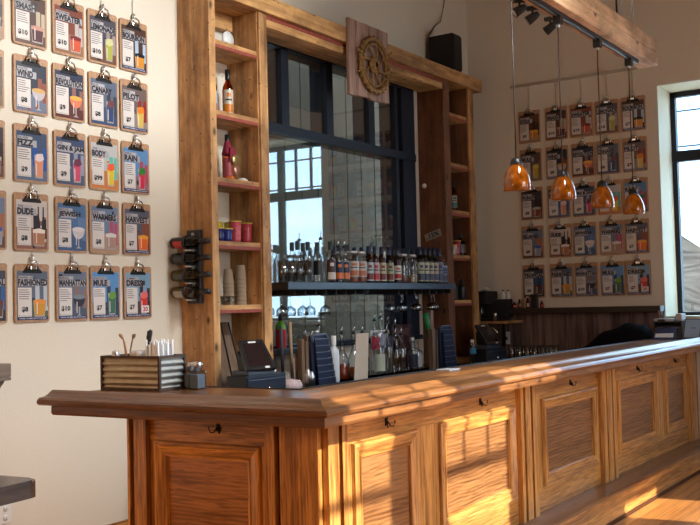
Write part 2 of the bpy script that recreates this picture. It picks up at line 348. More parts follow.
# outside: pale gravel yard, hill, houses
GRAV = plain('pale_gravel', (.62, .60, .54), .9, var=.12, scale=2)
m = MB(); m.box(-40, 120, -90, 60, -.6, -.12, GRAV); struct('ground', m)
HILL = plain('winter_hillside', (.075, .058, .045), 1, var=.5, scale=.35, spec=0)
m = MB(); V = []; Fc = []
nx, ny = 26, 10
for i in range(nx+1):
    for j in range(ny+1):
        az = R(52+46*i/nx); d = 45+10*j; hz = (j/ny)**1.2*(9.2+2.2*math.sin(i*.7)+1.4*math.sin(i*1.9+j))-.4+random.uniform(-.25, .25)
        if j == 0: hz = -.6
        V.append((d*math.sin(az), -4.4+d*math.cos(az), hz))
for i in range(nx):
    for j in range(ny): Fc.append([i*(ny+1)+j, (i+1)*(ny+1)+j, (i+1)*(ny+1)+j+1, i*(ny+1)+j+1])
m.add(V, Fc, HILL, True); struct('hill', m)
def house(x, y, wd, dp, h, rz, label, wallm):
    e = empty('house', label, 'house', (x, y, 3.0 if x > 100 else 0), rz)
    m = MB(); m.box(-wd/2, wd/2, -dp/2, dp/2, -3, h, wallm); part('walls', m, e, False)
    m = MB(); m.prism([(-dp/2-.3, h), (dp/2+.3, h), (0, h+dp*.32)], -wd/2-.3, wd/2+.3, plain('roof_grey', (.12, .115, .12), .8), 'x'); part('roof', m, e, False)
    for k in (-1, 1): m = MB(); m.box(-wd/2-.03, -wd/2+.02, k*dp*.25-.5, k*dp*.25+.5, h*.45, h*.8, BLACK); part('window', m, e, False)
house(120, 24.0, 4, 3.6, 2.0, .2, 'small white house on the hillside, seen through the right window', plain('white_siding', (.8, .8, .78), .7))
house(85, -72, 9, 16, 2.6, .6, 'long pale yellow building across the yard, mirrored in the back pane', plain('cream_siding', (.75, .68, .48), .7))
m = MB(); m.box(2.4, 9.3, -8.5, -6.8, 4.62, 4.72, plain('sky_blocker_grey', (.12, .11, .10), .8)); m.box(2.4, 9.3, -8.5, -8.42, 4.62, 4.9, MC['sky_blocker_grey'])  # unseen slab added outside the rear windows to cut sky light
props(link('wall_sky_blocker', m.mesh('wall_sky_blocker')), kind='structure')
house(-4, -40, 46, 10, 8.5, 0, 'unseen dark building added behind the camera to cut the sky light', plain('blocker_brown', (.16, .10, .08), .9))  # added out of view to block low sky at the rear windows
m = MB()
for k in range(2): m.tube([(28, -60+x*4, 5.6+k*1.0+.012*(x-12)**2*.2) for x in range(26)], .03, BLACK, 5)
for yy in (-58, 38): m.lathe([(.16, -.6), (.12, 8)], (28, yy, 0), plain('pole_wood', (.12, .09, .07), .8), 8)
solo('power_line', m, 'power lines strung on poles, crossing the sky outside', 'power line')

# ------------------------------------------------------------------ glazed opening in the back wall
m = MB(); f0, f1 = -.045, .12
m.box(7.48, 7.70, f0, f1, OZ0, 3.44, FRAMEB); m.box(7.36, 7.41, f0, f1, OZ0, 3.44, FRAMEB); m.box(OX0, 5.56, f0, f1, OZ0, 3.44, FRAMEB)
m.box(OX0, 7.70, f0, f1, 3.36, 3.44, FRAMEB); m.box(OX0, 7.70, f0-.01, f1, 2.715, 2.785, FRAMEB); m.box(OX0, 7.70, f0-.03, f1, OZ0, OZ0+.04, FRAMEB)
for x in (5.785, 6.365, 6.98): m.box(x-.045, x+.045, f0, f1, 2.78, 3.37, FRAMEB)
m.box(OX0, 7.70, -.002, .1, 3.44, 3.5, TRIMW)
wb = struct('window_6', m)
m = MB(); m.box(OX0, 7.70, -.02, -.014, OZ0, 3.44, GMIR); props(part('glazing', m, wb), kind='structure')
# the neighbouring shed's grey board siding stands close behind the pane, in daylight
m = MB(); x = 3.0
m.box(3.0, 16, .92, .98, -.5, 5.6, plain('siding_gap', (.02, .02, .02), .8))
while x < 16: m.box(x+.008, x+.242, .900, .92, -.5, 5.6, SIDING); x += .25
props(link('wall_outside', m.mesh('wall_outside')), kind='structure')

# ------------------------------------------------------------------ timber shelving round the opening
def tower(name, label, x0, x1, x2, x3, ztop, pm):
    e = empty(name, label, 'shelving unit', (x0, 0, 0))
    m = MB(); m.box(x0, x1, -.275, -.004, 0, ztop[0], pm[0], .004); part('side_post', m, e)
    m = MB(); m.box(x2, x3, -.275, -.004, 0, ztop[1], pm[1], .004); part('side_post', m, e)
    m = MB(); m.box(x2+.005, x2+.055, -.292, -.275, 0, ztop[1], PINE_Z, .003); m.box(x2+.062, x3, -.284, -.275, 0, ztop[1], PINE_Z, .003); part('edge_moulding', m, e)
    for z in (3.18, 2.72, 2.285, 1.875, 1.46):
        m = MB(); m.box(x1, x2, -.272, -.004, z-.052, z, PINE_X, .004); m.box(x1, x2, -.275, -.272, z-.052, z-.03, REDP); part('shelf', m, e)
    m = MB(); m.box(x1, x2, -.06, -.004, 3.35, 3.455, PINE_X); part('cleat', m, e)
    m = MB(); m.box(x1, x2, -.26, -.004, .88, .93, PINE_X); part('shelf', m, e)
    return e
tower('shelf_tower', 'tall knotty pine shelving tower left of the glazed opening, wine rack beside it', 4.69, 4.752, 5.175, 5.275, (4.1, 3.455), (PINE_Z, PINE_Z))
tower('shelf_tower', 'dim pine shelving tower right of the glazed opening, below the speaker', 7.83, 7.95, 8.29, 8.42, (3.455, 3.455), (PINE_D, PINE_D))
m = MB(); m.box(4.752, 8.56, -.315, -.004, 3.458, 3.575, PINE_X, .006)
solo('header_beam', m, 'long thick pine beam lying across both shelving towers above the opening', 'beam', loc=(4.752, -.3, 3.458))
m = MB(); m.box(5.278, 7.828, -.275, -.03, 3.375, 3.43, PINE_X, .004); m.box(5.278, 7.828, -.277, -.03, 3.43, 3.457, REDP)
solo('header_board', m, 'second pine board with a red painted stripe, tucked under the long header beam', 'board', loc=(5.3, -.2, 3.41))

# ------------------------------------------------------------------ bar
P1 = Vector((2.844, -2.44)); U = Vector((-.0573, .9984)); P0 = P1+U*1.46; P2 = Vector((XR-.002, -2.42)); PA = P0+Vector((.50, .55))
PATH = [P0, P1, P2]
def off(d):
    out = []
    N = []
    for i in range(2):
        t = (PATH[i+1]-PATH[i]).normalized(); N.append(Vector((-t.y, t.x)))
    for i in range(3):
        if i == 0: out.append(PATH[0]+N[0]*d)
        elif i == 2: out.append(PATH[2]+N[1]*d)
        else:
            a, b_ = N[i-1], N[i]; k = (a+b_)/(1+a.dot(b_)); out.append(PATH[i]+k*d)
    return out
def sweep(mb, prof, mats, smooth=False, trim=0):
    rows = [off(d) for d, z in prof]; n = len(prof)
    for q_ in rows: q_[0] = q_[0]-U*trim
    for s in range(2):
        V = []
        for j, (d, z) in enumerate(prof):
            a, b_ = rows[j][s], rows[j][s+1]; V += [(a.x, a.y, z), (b_.x, b_.y, z)]
        Fc = [[2*j, 2*j+1, (2*j+3) % (2*n), (2*j+2) % (2*n)] for j in range(n)]
        if s == 0: Fc.append([2*j for j in range(n)])
        if s == 1: Fc.append([2*j+1 for j in range(n)])
        mb.add(V, Fc, mats[s], smooth)
e = empty('countertop', 'long glossy oak bar top with a rounded raised edge, turning the corner', 'bar top', (4, -2.2, 1.046))
m = MB(); sl = off(.11)
m.prism([(3.43, -1.89), (3.378, sl[0].y+.03), (sl[0].x, sl[0].y), (sl[1].x, sl[1].y)], 1.047, 1.083, TOP_Y)
m.prism([(3.43, -1.89), (sl[1].x, sl[1].y), (XR-.002, sl[2].y), (XR-.002, -1.89)], 1.047, 1.083, TOP_X)
part('slab', m, e)
m = MB(); sweep(m, [(.012, 1.047), (.002, 1.052), (-.002, 1.062), (.002, 1.072), (.012, 1.079), (.028, 1.081), (.046, 1.084), (.062, 1.091), (.076, 1.101), (.088, 1.107), (.102, 1.106), (.112, 1.096), (.114, 1.084), (.114, 1.047)], [TOP_Y, TOP_X], False)
part('rounded_edge', m, e)
m = MB(); sweep(m, [(.03, 1.046), (.028, 1.016), (.036, 1.006), (.31, 1.006), (.31, 1.046)], [TOP_Y, TOP_X], False, .055); part('apron_moulding', m, e)
m = MB(); m.prism([(3.43, -1.89), (3.445, -1.875), (XR-.002, -1.875), (XR-.002, -1.89)], 1.05, 1.09, BLACK); m.prism([(3.43, -1.89), (3.378, -.95), (3.393, -.95), (3.445, -1.875)], 1.05, 1.087, BLACK); part('rubber_lip', m, e)

F1 = Vector((3.256, -2.12)); FL = 1.03; YF = -2.12
e = empty('bar_cabinet', 'oak panelled front of the bar, wrapping round its corner', 'bar', (5, -2.0, 0))
# local frames: s along the face, n outwards
def frF(s, n, z): return (s, YF-n, z)
NR = Vector((-U.y, U.x))    # outward normal of the return (towards -X)
if NR.x > 0: NR = -NR
def frR(s, n, z): p = F1+U*s+NR*n; return (p.x, p.y, z)
def fb(mb, fr, s0, s1, n0, n1, z0, z1, mat):
    mb.hexa([fr(s0, n0, z0), fr(s1, n0, z0), fr(s1, n1, z0), fr(s0, n1, z0), fr(s0, n0, z1), fr(s1, n0, z1), fr(s1, n1, z1), fr(s0, n1, z1)], mat)
m = MB(); a = F1+U*FL
m.prism([(F1.x+.012, YF+.012), (XR-.002, YF+.012), (XR-.002, -1.93), (3.43, -1.93), (a.x+.2, a.y), (a.x+.012, a.y)], 0, 1.005, OAK_P); part('carcass', m, e)
def framed(fr, s0, s1, horiz, pmat, z0=.34, z1=.86, wd=.072):
    m = MB(); # mitred picture-frame moulding
    o = [(s0, z0), (s1, z0), (s1, z1), (s0, z1)]; i_ = [(s0+wd, z0+wd), (s1-wd, z0+wd), (s1-wd, z1-wd), (s0+wd, z1-wd)]
    prof = [(0, .002), (.06, .016), (.22, .019), (.75, .006), (.8, .010), (.95, .008), (1, -.010)]
    for k in range(4):
        A, B, C, D = o[k], o[(k+1) % 4], i_[(k+1) % 4], i_[k]; mat = horiz if k in (0, 2) else OAK_V
        V = []
        for t, nn in prof:
            V += [fr(A[0]+(D[0]-A[0])*t, nn, A[1]+(D[1]-A[1])*t), fr(B[0]+(C[0]-B[0])*t, nn, B[1]+(C[1]-B[1])*t)]
        m.add(V, [[2*j, 2*j+1, 2*j+3, 2*j+2] for j in range(len(prof)-1)], mat)
    part('panel_moulding', m, e)
    m = MB(); fb(m, fr, s0+wd-.005, s1-wd+.005, -.012, -.007, z0+wd-.005, z1-wd+.005, pmat); part('panel', m, e)
def field(mb, fr, spans, s0, s1, horiz, z0=.34, z1=.86):
    """rails over and under, stiles between the panels, n from -.012 to 0"""
    fb(mb, fr, s0, s1, -.012, 0, z1, 1.005, horiz); fb(mb, fr, s0, s1, -.012, 0, 0, z0, horiz)
    x = s0
    for a, b_ in spans+[(s1, s1)]:
        if a > x+.001: fb(mb, fr, x, a, -.012, 0, z0, z1, OAK_V)
        x = b_
fs = [(3.468, 4.016), (4.225, 5.105), (5.495, 6.415), (6.84, 7.762), (8.0, 8.61)]
m = MB(); field(m, frF, fs, F1.x, XR-.002, OAK_X); field(m, frR, [(.30, .885)], 0, FL, OAK_Y); part('face_frame', m, e)
for a, b_ in fs: framed(frF, a, b_, OAK_X, OAK_P)
framed(frR, .30, .885, OAK_Y, OAK_PY)
GROOVE = plain('groove_shade_brown', (.07, .022, .007), .5)  # brown that paints the shade of the deep pilaster grooves
def pilaster(fr, a, b_, grooves):
    m = MB(); x = a
    for g in grooves+[b_+.01]:
        fb(m, fr, x, g-.0135, .001, .032, .02, 1.004, OAK_V); x = g+.0135
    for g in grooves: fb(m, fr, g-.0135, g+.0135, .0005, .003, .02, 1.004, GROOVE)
    part('pilaster', m, e)
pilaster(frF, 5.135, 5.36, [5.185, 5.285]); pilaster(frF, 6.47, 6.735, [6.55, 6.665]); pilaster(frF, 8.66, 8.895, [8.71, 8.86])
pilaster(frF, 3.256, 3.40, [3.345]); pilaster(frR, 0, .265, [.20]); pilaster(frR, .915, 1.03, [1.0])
def hook(fr, s, z=.915):
    m = MB()
    fb(m, fr, s-.009, s+.009, .0, .005, z-.012, z+.022, IRON)
    for k in (-1, 1):
        m.tube([fr(s+k*.003, .006, z+.008), fr(s+k*.012, .016, z-.014), fr(s+k*.024, .025, z-.016), fr(s+k*.032, .027, z+.0), fr(s+k*.034, .026, z+.010)], [.0035, .0032, .003, .0028, .0035], IRON, 6)
    part('coat_hook', m, e)
for s in (3.752, 4.692, 5.969, 7.321, 8.30): hook(frF, s)
hook(frR, .525, .925)
m = MB(); m.box(3.3, XR-.002, -2.286, YF-.001, 0, .178, OAK_X); part('foot_ledge', m, e)
m = MB(); m.box(3.29, XR-.002, -2.298, YF-.001, .178, .203, wood('ledge_shaded_oak', (.27, .13, .06), (.11, .045, .018), 'x', .3, .2, fine=75, contrast=.5), .005); part('ledge_top', m, e)  # ledge top painted darker, standing in for its lack of sun
m = MB(); m.box(3.3, XR-.002, -2.292, -2.286, 0, .025, GROOVE); part('toe_strip', m, e)

# ------------------------------------------------------------------ back bar and side counter
DT = plain('back_bar_laminate', (.06, .05, .045), .22)
e = empty('back_bar', 'low dark back bar counter under the glazed opening', 'counter', (6.5, -.33, 0))
m = MB(); m.box(5.282, 7.825, -.62, -.002, .85, .89, DT, .004); m.box(4.3, 8.425, -.62, -.295, .85, .89, DT, .004); part('worktop', m, e)
m = MB(); m.box(4.32, 8.42, -.58, -.297, .0, .849, plain('cabinet_dark', (.05, .035, .03), .5)); part('cabinet', m, e)
for k in range(6): m = MB(); m.box(4.36+k*.65, 4.97+k*.65, -.60, -.581, .08, .8, plain('cabinet_door', (.07, .045, .035), .5)); part('door', m, e)
e = empty('side_counter', 'dark side counter along the board wainscot of the right wall', 'counter', (8.6, -1.0, 0))
m = MB(); m.box(8.43, 8.875, -1.86, -.03, .86, .90, DT, .004); part('worktop', m, e)
m = MB(); m.box(8.455, 8.875, -1.84, -.03, 0, .859, MC['cabinet_dark']); part('cabinet', m, e)
for k in range(3): m = MB(); m.box(8.436, 8.454, -1.80+k*.58, -1.26+k*.58, .08, .8, MC['cabinet_door']); part('door', m, e)

e = empty('bottle_shelf', 'slate blue metal shelf full of bottles across the glazed opening', 'shelf', (6.5, -.2, 1.555))
m = MB(); m.box(5.282, 7.70, -.42, -.047, 1.557, 1.607, SHELFM, .003); part('shelf_board', m, e)
m = MB(); m.box(5.278, 5.2815, -.42, -.047, 1.557, 1.607, BLACK); part('end_plate', m, e)
for x in (5.665, 6.45, 7.392): m = MB(); m.box(x-.02, x+.02, -.30, -.046, 1.53, 1.556, FRAMEB); part('bracket', m, e)
e = empty('stemware_rack', 'black wire stemware rack under the bottle shelf, right half', 'glass rack', (7.1, -.25, 1.5))
for k in range(8):
    x = 6.78+k*.125; m = MB(); m.box(x-.035, x-.006, -.40, -.08, 1.520, 1.526, BLACKM); m.box(x-.025, x-.016, -.40, -.08, 1.526, 1.5565, BLACKM); part('rail', m, e)
e2 = copy_tree(e, None, (5.72, -.25, 1.5), 'black wire stemware rack under the bottle shelf, left half')

# ------------------------------------------------------------------ lathed shapes
def prof_bottle(kind, H):
    if kind == 'wine': return [(.002, 0), (.036, .002), (.037, .01), (.037, .60*H), (.034, .66*H), (.020, .74*H), (.0145, .80*H), (.014, .97*H), (.0155, .975*H), (.0155, H)]
    if kind == 'spirit': return [(.002, 0), (.036, .002), (.039, .012), (.039, .62*H), (.036, .68*H), (.022, .745*H), (.0145, .79*H), (.014, .95*H), (.0165, .96*H), (.0165, H)]
    if kind == 'square': return [(.002, 0), (.044, .002), (.047, .01), (.047, .60*H), (.040, .66*H), (.018, .72*H), (.016, .96*H), (.0185, .97*H), (.0185, H)]
    if kind == 'jar': return [(.002, 0), (.046, .002), (.050, .012), (.050, .80*H), (.044, .86*H), (.038, .88*H), (.038, .99*H), (.036, H)]
    if kind == 'bigjar': return [(.002, 0), (.085, .002), (.095, .02), (.095, .76*H), (.085, .84*H), (.066, .88*H), (.066, .92*H), (.074, .93*H), (.074, .98*H), (.068, H)]
    if kind == 'decanter': return [(.002, 0), (.052, .002), (.055, .01), (.054, .35*H), (.046, .42*H), (.026, .56*H), (.016, .66*H), (.0135, .72*H), (.0135, .98*H), (.015, H)]
    if kind == 'pet': return [(.002, 0), (.030, .002), (.032, .012), (.030, .05), (.032, .09), (.030, .13), (.032, .65*H), (.028, .78*H), (.014, .90*H), (.0125, .92*H), (.0125, H)]
    if kind == 'mini': return [(.002, 0), (.018, .001), (.02, .006), (.02, .5*H), (.012, .62*H), (.009, .7*H), (.009, H)]
BM = {}
def bottle(label, x, y, z, kind='wine', H=.30, g=None, cap='dark', lab=None, lab2=None, group=None, spout=False, name='bottle', cat='bottle', fill=None, lz=(.14, .52), twist=0, full=False):
    g = g or GCLR; key = (kind, H, g.name, cap, lab, lab2, spout, fill, lz, full)
    e = empty(name, label, cat, (x, y, z+.0005), twist, group)
    if key not in BM:
        P = prof_bottle(kind, H); L = []
        L.append(('glass_body', MB().lathe(P, (0, 0, 0), g, 16)))
        rb = max(p[0] for p in P)
        top = P[-1][0]
        if fill:
            fm, fh = fill; q = [(.002, .006)]+[(max(p[0]-.004, .001), p[1]) for p in P if .006 < p[1] < fh*H]
            q.append((max(.001, (q[-1][0] if len(q) > 1 else rb-.004)), fh*H)); q.append((.001, fh*H)); q[0] = (.001, .006); q.insert(1, (rb-.006, .006))
            L.append(('contents', MB().lathe(q, (0, 0, 0), plain('fill_'+fm, hexc(fm), .3), 14)))
        if lab:
            m = MB(); a0, a1 = lz; r = rb+.0012; V = []; n = 14
            lm = ink(lab)
            hw = PI if full else R(62)
            def arc(rr, h0, h1, w_, mat_, c0=R(232)):
                V = []; k_ = 14 if not full else 24
                for i_ in range(k_+1):
                    t_ = c0-w_+2*w_*i_/k_; V += [(rr*math.cos(t_), rr*math.sin(t_), h0), (rr*math.cos(t_), rr*math.sin(t_), h1)]
                m.add(V, [[2*i_, 2*i_+2, 2*i_+3, 2*i_+1] for i_ in range(k_)], mat_, True)
            arc(r, a0*H, a1*H, hw, lm)
            if lab2:
                arc(r+.0006, (a0+.03)*H, (a0+(a1-a0)*.40)*H, R(50), ink(lab2)); arc(r+.0008, (a0+(a1-a0)*.55)*H, (a0+(a1-a0)*.62)*H, R(34), ink('2A2A30')); arc(r+.0008, (a0+(a1-a0)*.70)*H, (a0+(a1-a0)*.86)*H, R(22), ink(lab2))
            L.append(('paper_label', m))
        if cap == 'dark' or cap == 'green' or cap == 'blue' or cap == 'silver' or cap == 'white':
            cm = {'dark': BLACK, 'green': plain('foil_green', (.02, .05, .04), .4), 'blue': plain('foil_navy', (.015, .025, .07), .35), 'silver': STEEL, 'white': WHITE}[cap]
            if kind in ('jar', 'bigjar'): L.append(('lid', MB().lathe([(.001, .93*H), (top+.004, .93*H), (top+.005, H+.004), (top, H+.008), (.001, H+.008)], (0, 0, 0), cm, 18)))
            else: L.append(('cap', MB().lathe([(top+.001, (.80 if kind in ('wine', 'spirit') else .88)*H), (top+.002, (.81 if kind in ('wine', 'spirit') else .885)*H), (top+.002, H+.003), (.001, H+.003)], (0, 0, 0), cm, 12)))
        if spout:
            m = MB().lathe([(.014, H-.006), (.017, H+.004), (.012, H+.012), (.006, H+.016), (.001, H+.016)], (0, 0, 0), BLACK, 10)
            m.tube([(0, 0, H+.012), (0, 0, H+.03), (.008, -.004, H+.062)], [.0045, .004, .003], CHROME, 6)
            L.append(('pour_spout', m))
        BM[key] = [(n_, q.mesh(n_)) for n_, q in L]
    for n_, me in BM[key]: link(n_, me, e)
    return e

ORD = ['first', 'second', 'third', 'fourth', 'fifth', 'sixth', 'seventh', 'eighth', 'ninth', 'tenth', 'eleventh', 'twelfth', 'thirteenth', 'fourteenth', 'fifteenth']
ZS = 1.607
# pint glasses at the left end of the bottle shelf
PG = MB().lathe([(.030, .012), (.001, .012), (.001, .0), (.030, 0), (.042, .15), (.0395, .15), (.0285, .016)], (0, 0, 0), GBLUE, 10).mesh('pint_glass')
for i, (x, y) in enumerate([(5.33, -.34), (5.42, -.34), (5.51, -.34), (5.60, -.345), (5.44, -.25), (5.53, -.25)]):
    o = link('pint_glass', PG, None, (x, y, ZS)); props(o, ['clear pint glass at the left end of the bottle shelf, nearest the tower', 'clear pint glass, second from the left in the shelf front row', 'clear pint glass, third from the left in the shelf front row', 'clear pint glass, rightmost of the front four beside the dark-capped bottles', 'clear pint glass in the second row, farther left one', 'clear pint glass in the second row, farther right one'][i], 'glass', 'pint glasses on the bottle shelf')
# dark capped clear bottles with black labels
for i, (x, y) in enumerate([(5.62, -.25), (5.70, -.14), (5.745, -.25), (5.82, -.15), (5.845, -.26), (5.93, -.20)]):
    bottle('clear bottle with a tall dark cap, %s from the left beside the pint glasses' % ORD[i], x, y, ZS, 'wine', .295, GCLR, 'green', '0B100E' if i in (2, 4) else None, group='dark-capped clear bottles', lz=(.2, .55))
bottle('clear bottle with a dark wine-red label, left of the two pourer bottles', 5.90, -.34, ZS, 'wine', .30, GCLR, 'green', '3A1A1C', 'B9B4B0', lz=(.05, .55))
bottle('tall slim clear bottle with long spout standing behind the pourer bottles', 6.09, -.12, ZS, 'decanter', .34, GCLR, None, spout=True)
for i, x in enumerate((6.005, 6.09)):
    bottle('clear pourer bottle with navy and orange label, %s one' % ('left' if i == 0 else 'right'), x, -.335, ZS, 'spirit', .265, GCLR, None, '131B3A', 'C0642A', 'navy-labelled pourer bottles', True, lz=(.08, .58))
for i, x in enumerate((6.215, 6.325)):
    bottle('mason jar of brown infusion with a white label, %s of the pair' % ('left' if i == 0 else 'right'), x, -.32, ZS, 'jar', .235, GCLR, 'silver', 'B3AAA3', 'A85C38', 'mason jars of brown infusion', fill=('7A4022', .66), name='mason_jar', cat='jar', lz=(.2, .7))
for i, (x, lc) in enumerate([(6.43, '9FB0B4'), (6.52, 'B59A98'), (6.62, 'B8AA8A'), (6.735, '98A07A')]):
    bottle('red liquor bottle with a pale picture label, %s in its row' % ORD[i], x, -.33, ZS, 'wine', .285, GRED, 'blue', lc, '6B1E22' if i != 1 else 'A82028', 'red bottles with picture labels', lz=(.06, .56))
for i, x in enumerate((6.24, 6.32, 6.42, 6.53, 6.64, 6.75)):
    bottle('navy-capped bottle in the back row behind the jars and red bottles, %s from the left' % ORD[i], x, -.13, ZS, 'wine', .285+.008*(i % 3), GCLR if i % 3 else GGRN, 'blue', 'A9A49C', '50282A', 'back row of navy-capped bottles', lz=(.1, .55))
bottle('large lidded glass canister towering behind the middle bottles', 6.90, -.15, ZS, 'bigjar', .40, GCLR, None, name='glass_canister', cat='jar')
bottle('red bottle with a white label, just left of the clear infusion jars', 6.845, -.335, ZS, 'wine', .285, GRED, 'dark', 'C8C4BE', 'A82028', lz=(.1, .5))
bottle('clear jar of berries left of the small vial', 6.965, -.315, ZS, 'jar', .235, GCLR, 'silver', None, fill=('5A1518', .25), name='glass_jar', cat='jar')
bottle('small clear vial between the two large jars', 7.035, -.37, ZS, 'mini', .13, GCLR, 'silver', None, name='vial', cat='bottle')
bottle('clear jar of tan spices right of the small vial', 7.125, -.31, ZS, 'jar', .235, GCLR, 'silver', None, fill=('A07848', .30), name='glass_jar', cat='jar')
for i, x in enumerate((7.05, 7.13, 7.21, 7.29)):
    bottle('dark-capped bottle behind the clear jars, %s from the left' % ORD[i], x, -.13, ZS, 'wine', .305, GGRN, 'blue', '8B8680', None, 'back row behind the clear jars', lz=(.1, .5))
for i, x in enumerate((7.225, 7.307, 7.389, 7.471)):
    bottle('dark bottle with a cream picture label, %s of four near the shelf end' % ORD[i], x, -.335, ZS, 'wine', .305, GGRN, 'blue', ['A9A78A', 'B2AE95', 'ADA88C', 'B49878'][i], '1E2A4A', 'cream-labelled dark bottles', lz=(.06, .58))
for i, x in enumerate((7.553, 7.635)):
    bottle('frosted bottle with a violet-blue label, %s at the right end of the shelf' % ('second from last' if i == 0 else 'last'), x, -.335, ZS, 'spirit', .30 if i == 0 else .25, GCLR, 'blue' if i == 0 else None, '5A5F86', '2A2C50', 'violet-labelled bottles', lz=(.06, .6))
for i, x in enumerate((7.375, 7.46, 7.55)):
    bottle('back-row bottle near the right end of the shelf, %s from the left' % ORD[i], x, -.17, ZS, 'wine', .30, GCLR, 'blue', '7C7A76', None, 'back row at the right end', lz=(.1, .5))

# hanging wine glasses
WG = MB().lathe([(.001, .155), (.033, .153), (.033, .151), (.006, .147), (.004, .14), (.004, .075), (.010, .068), (.034, .050), (.040, .030), (.038, 0), (.0365, 0), (.038, .03), (.031, .05), (.008, .064), (.001, .066)], (0, 0, 0), GBLUE, 14).mesh('wine_glass')
for i, (x, y) in enumerate([(5.36, -.3), (5.482, -.28), (5.60, -.3), (5.73, -.27), (5.905, -.28), (6.84, -.27), (6.965, -.30), (7.09, -.24), (7.20, -.30), (7.325, -.24), (7.46, -.30), (7.59, -.26)]):
    o = link('wine_glass', WG, None, (x, y, 1.376))
    props(o, 'stemmed glass hanging upside down under the bottle shelf, %s from the left' % ORD[i], 'wine glass', 'hanging wine glasses')

# ------------------------------------------------------------------ things on the back bar
ZB = .89
bottle('green-necked wine bottle with a red label on the sill by the left tower', 5.60, -.10, 1.14, 'wine', .25, plain('lime_glass', (.12, .42, .03), .15), 'dark', 'B01028', None, lz=(.02, .56), full=True)
m = MB(); m.box(5.30, 5.80, -.16, -.032, 1.10, 1.139, BLACK, .004); solo('window_ledge', m, 'short black ledge below the green-necked bottle', 'ledge', loc=(5.5, -.1, 1.1))
for i, (x, y, gl, fl, lb) in enumerate([(5.70, -.30, GCLR, None, 'C4C8CC'), (5.83, -.26, GCLR, None, None), (5.90, -.09, GRED, None, '8A2A1C'), (6.03, -.10, GAMB, None, 'A06A28')]):
    bottle(['clear pourer bottle behind the menu boards, white label', 'clear pourer bottle behind the upright menu sleeve', 'red syrup bottle with a pour spout behind the upright menu sleeve', 'amber syrup bottle with a pour spout right of the red one'][i], x, y, ZB, 'spirit', .32, gl, None, lb, group=None, spout=True, lz=(.1, .5))
bottle('tall clear pourer bottle left of the amber decanter', 5.93, -.20, ZB, 'decanter', .40, GCLR, None, spout=True)
bottle('frosted white bottle right beside the upright menu sleeve', 5.80, -.42, ZB, 'spirit', .33, plain('frosted_white', (.62, .68, .74), .35), 'white')
DF = ('7A2A0C', .30)
bottle('flared decanter a third full of amber liquor, left of the paper card', 6.05, -.32, ZB, 'decanter', .34, GCLR, None, fill=DF, spout=True)
bottle('flared decanter of amber liquor half hidden by the paper card', 6.20, -.22, ZB, 'decanter', .34, GCLR, None, fill=DF, spout=True)
bottle('flared decanter standing behind the paper card', 6.42, -.18, ZB, 'decanter', .33, GCLR, None, fill=('A04A14', .2), spout=True)
bottle('flared clear decanter right behind the paper card', 6.56, -.17, ZB, 'decanter', .33, GCLR, None, spout=True)
for i, (x, y, h, lb) in enumerate([(6.50, -.36, .33, 'AEB7A8'), (6.62, -.36, .33, None), (6.75, -.36, .30, None), (6.87, -.34, .30, None), (7.015, -.36, .27, '20283C'), (7.12, -.34, .24, 'A9A7A2')]):
    bottle('clear spirit bottle right of the paper card, %s from the left in the front row' % ORD[i], x, y, ZB, 'square', h, GCLR, 'silver' if i in (0, 4) else None, lb, group='clear spirit bottles on the back bar', spout=i in (1, 2, 3), lz=(.1, .5), cat='bottle')
for i, (x, y, h, g) in enumerate([(6.70, -.20, .42, GCLR), (6.81, -.19, .44, GCLR), (6.92, -.19, .40, GCLR), (7.02, -.20, .37, GOLIVE)]):
    bottle('tall bottle in the back row under the hanging glasses, %s from the left' % ORD[i], x, y, ZB, 'spirit', h, g, None, ['B23A58', '9AA0B4', '1A2140', None][i], group='tall back-row bottles', spout=True, lz=(.45, .7))
# leaning kraft card
m = MB(); m.hexa([(5.99, -.46, .89), (6.17, -.46, .89), (6.17, -.465, .893), (5.99, -.465, .893), (6.12, -.40, 1.225), (6.29, -.40, 1.225), (6.29, -.405, 1.227), (6.12, -.405, 1.227)], KRAFT)
solo('paper_card', m, 'tall pale kraft paper card leaning in front of the decanters', 'card', loc=(6.2, -.45, .89))
m = MB(); m.box(6.80, 7.07, -.100, -.092, 1.125, 1.225, PAPER); put_text(m, 'PORTS', 6.83, 7.05, 1.145, 1.205, -.1012, ink('20283C'), .02)
m.box(6.86, 6.88, -.098, -.085, .891, 1.13, PAPER); m.box(7.00, 7.02, -.098, -.085, .891, 1.13, PAPER)
solo('word_sign', m, 'small white word sign behind the clear spirit bottles', 'sign', loc=(6.9, -.096, .891))
m = MB(); m.box(7.10, 7.42, -.120, -.105, .891, 1.26, plain('maroon_box', (.06, .018, .018), .6)); put_text(m, 'WINE', 7.15, 7.37, 1.17, 1.23, -.1212, ink('7A5A50'), .02)
solo('maroon_case', m, 'dim maroon boxed case standing against the glass right of the word sign', 'box', loc=(7.2, -.1, .891))

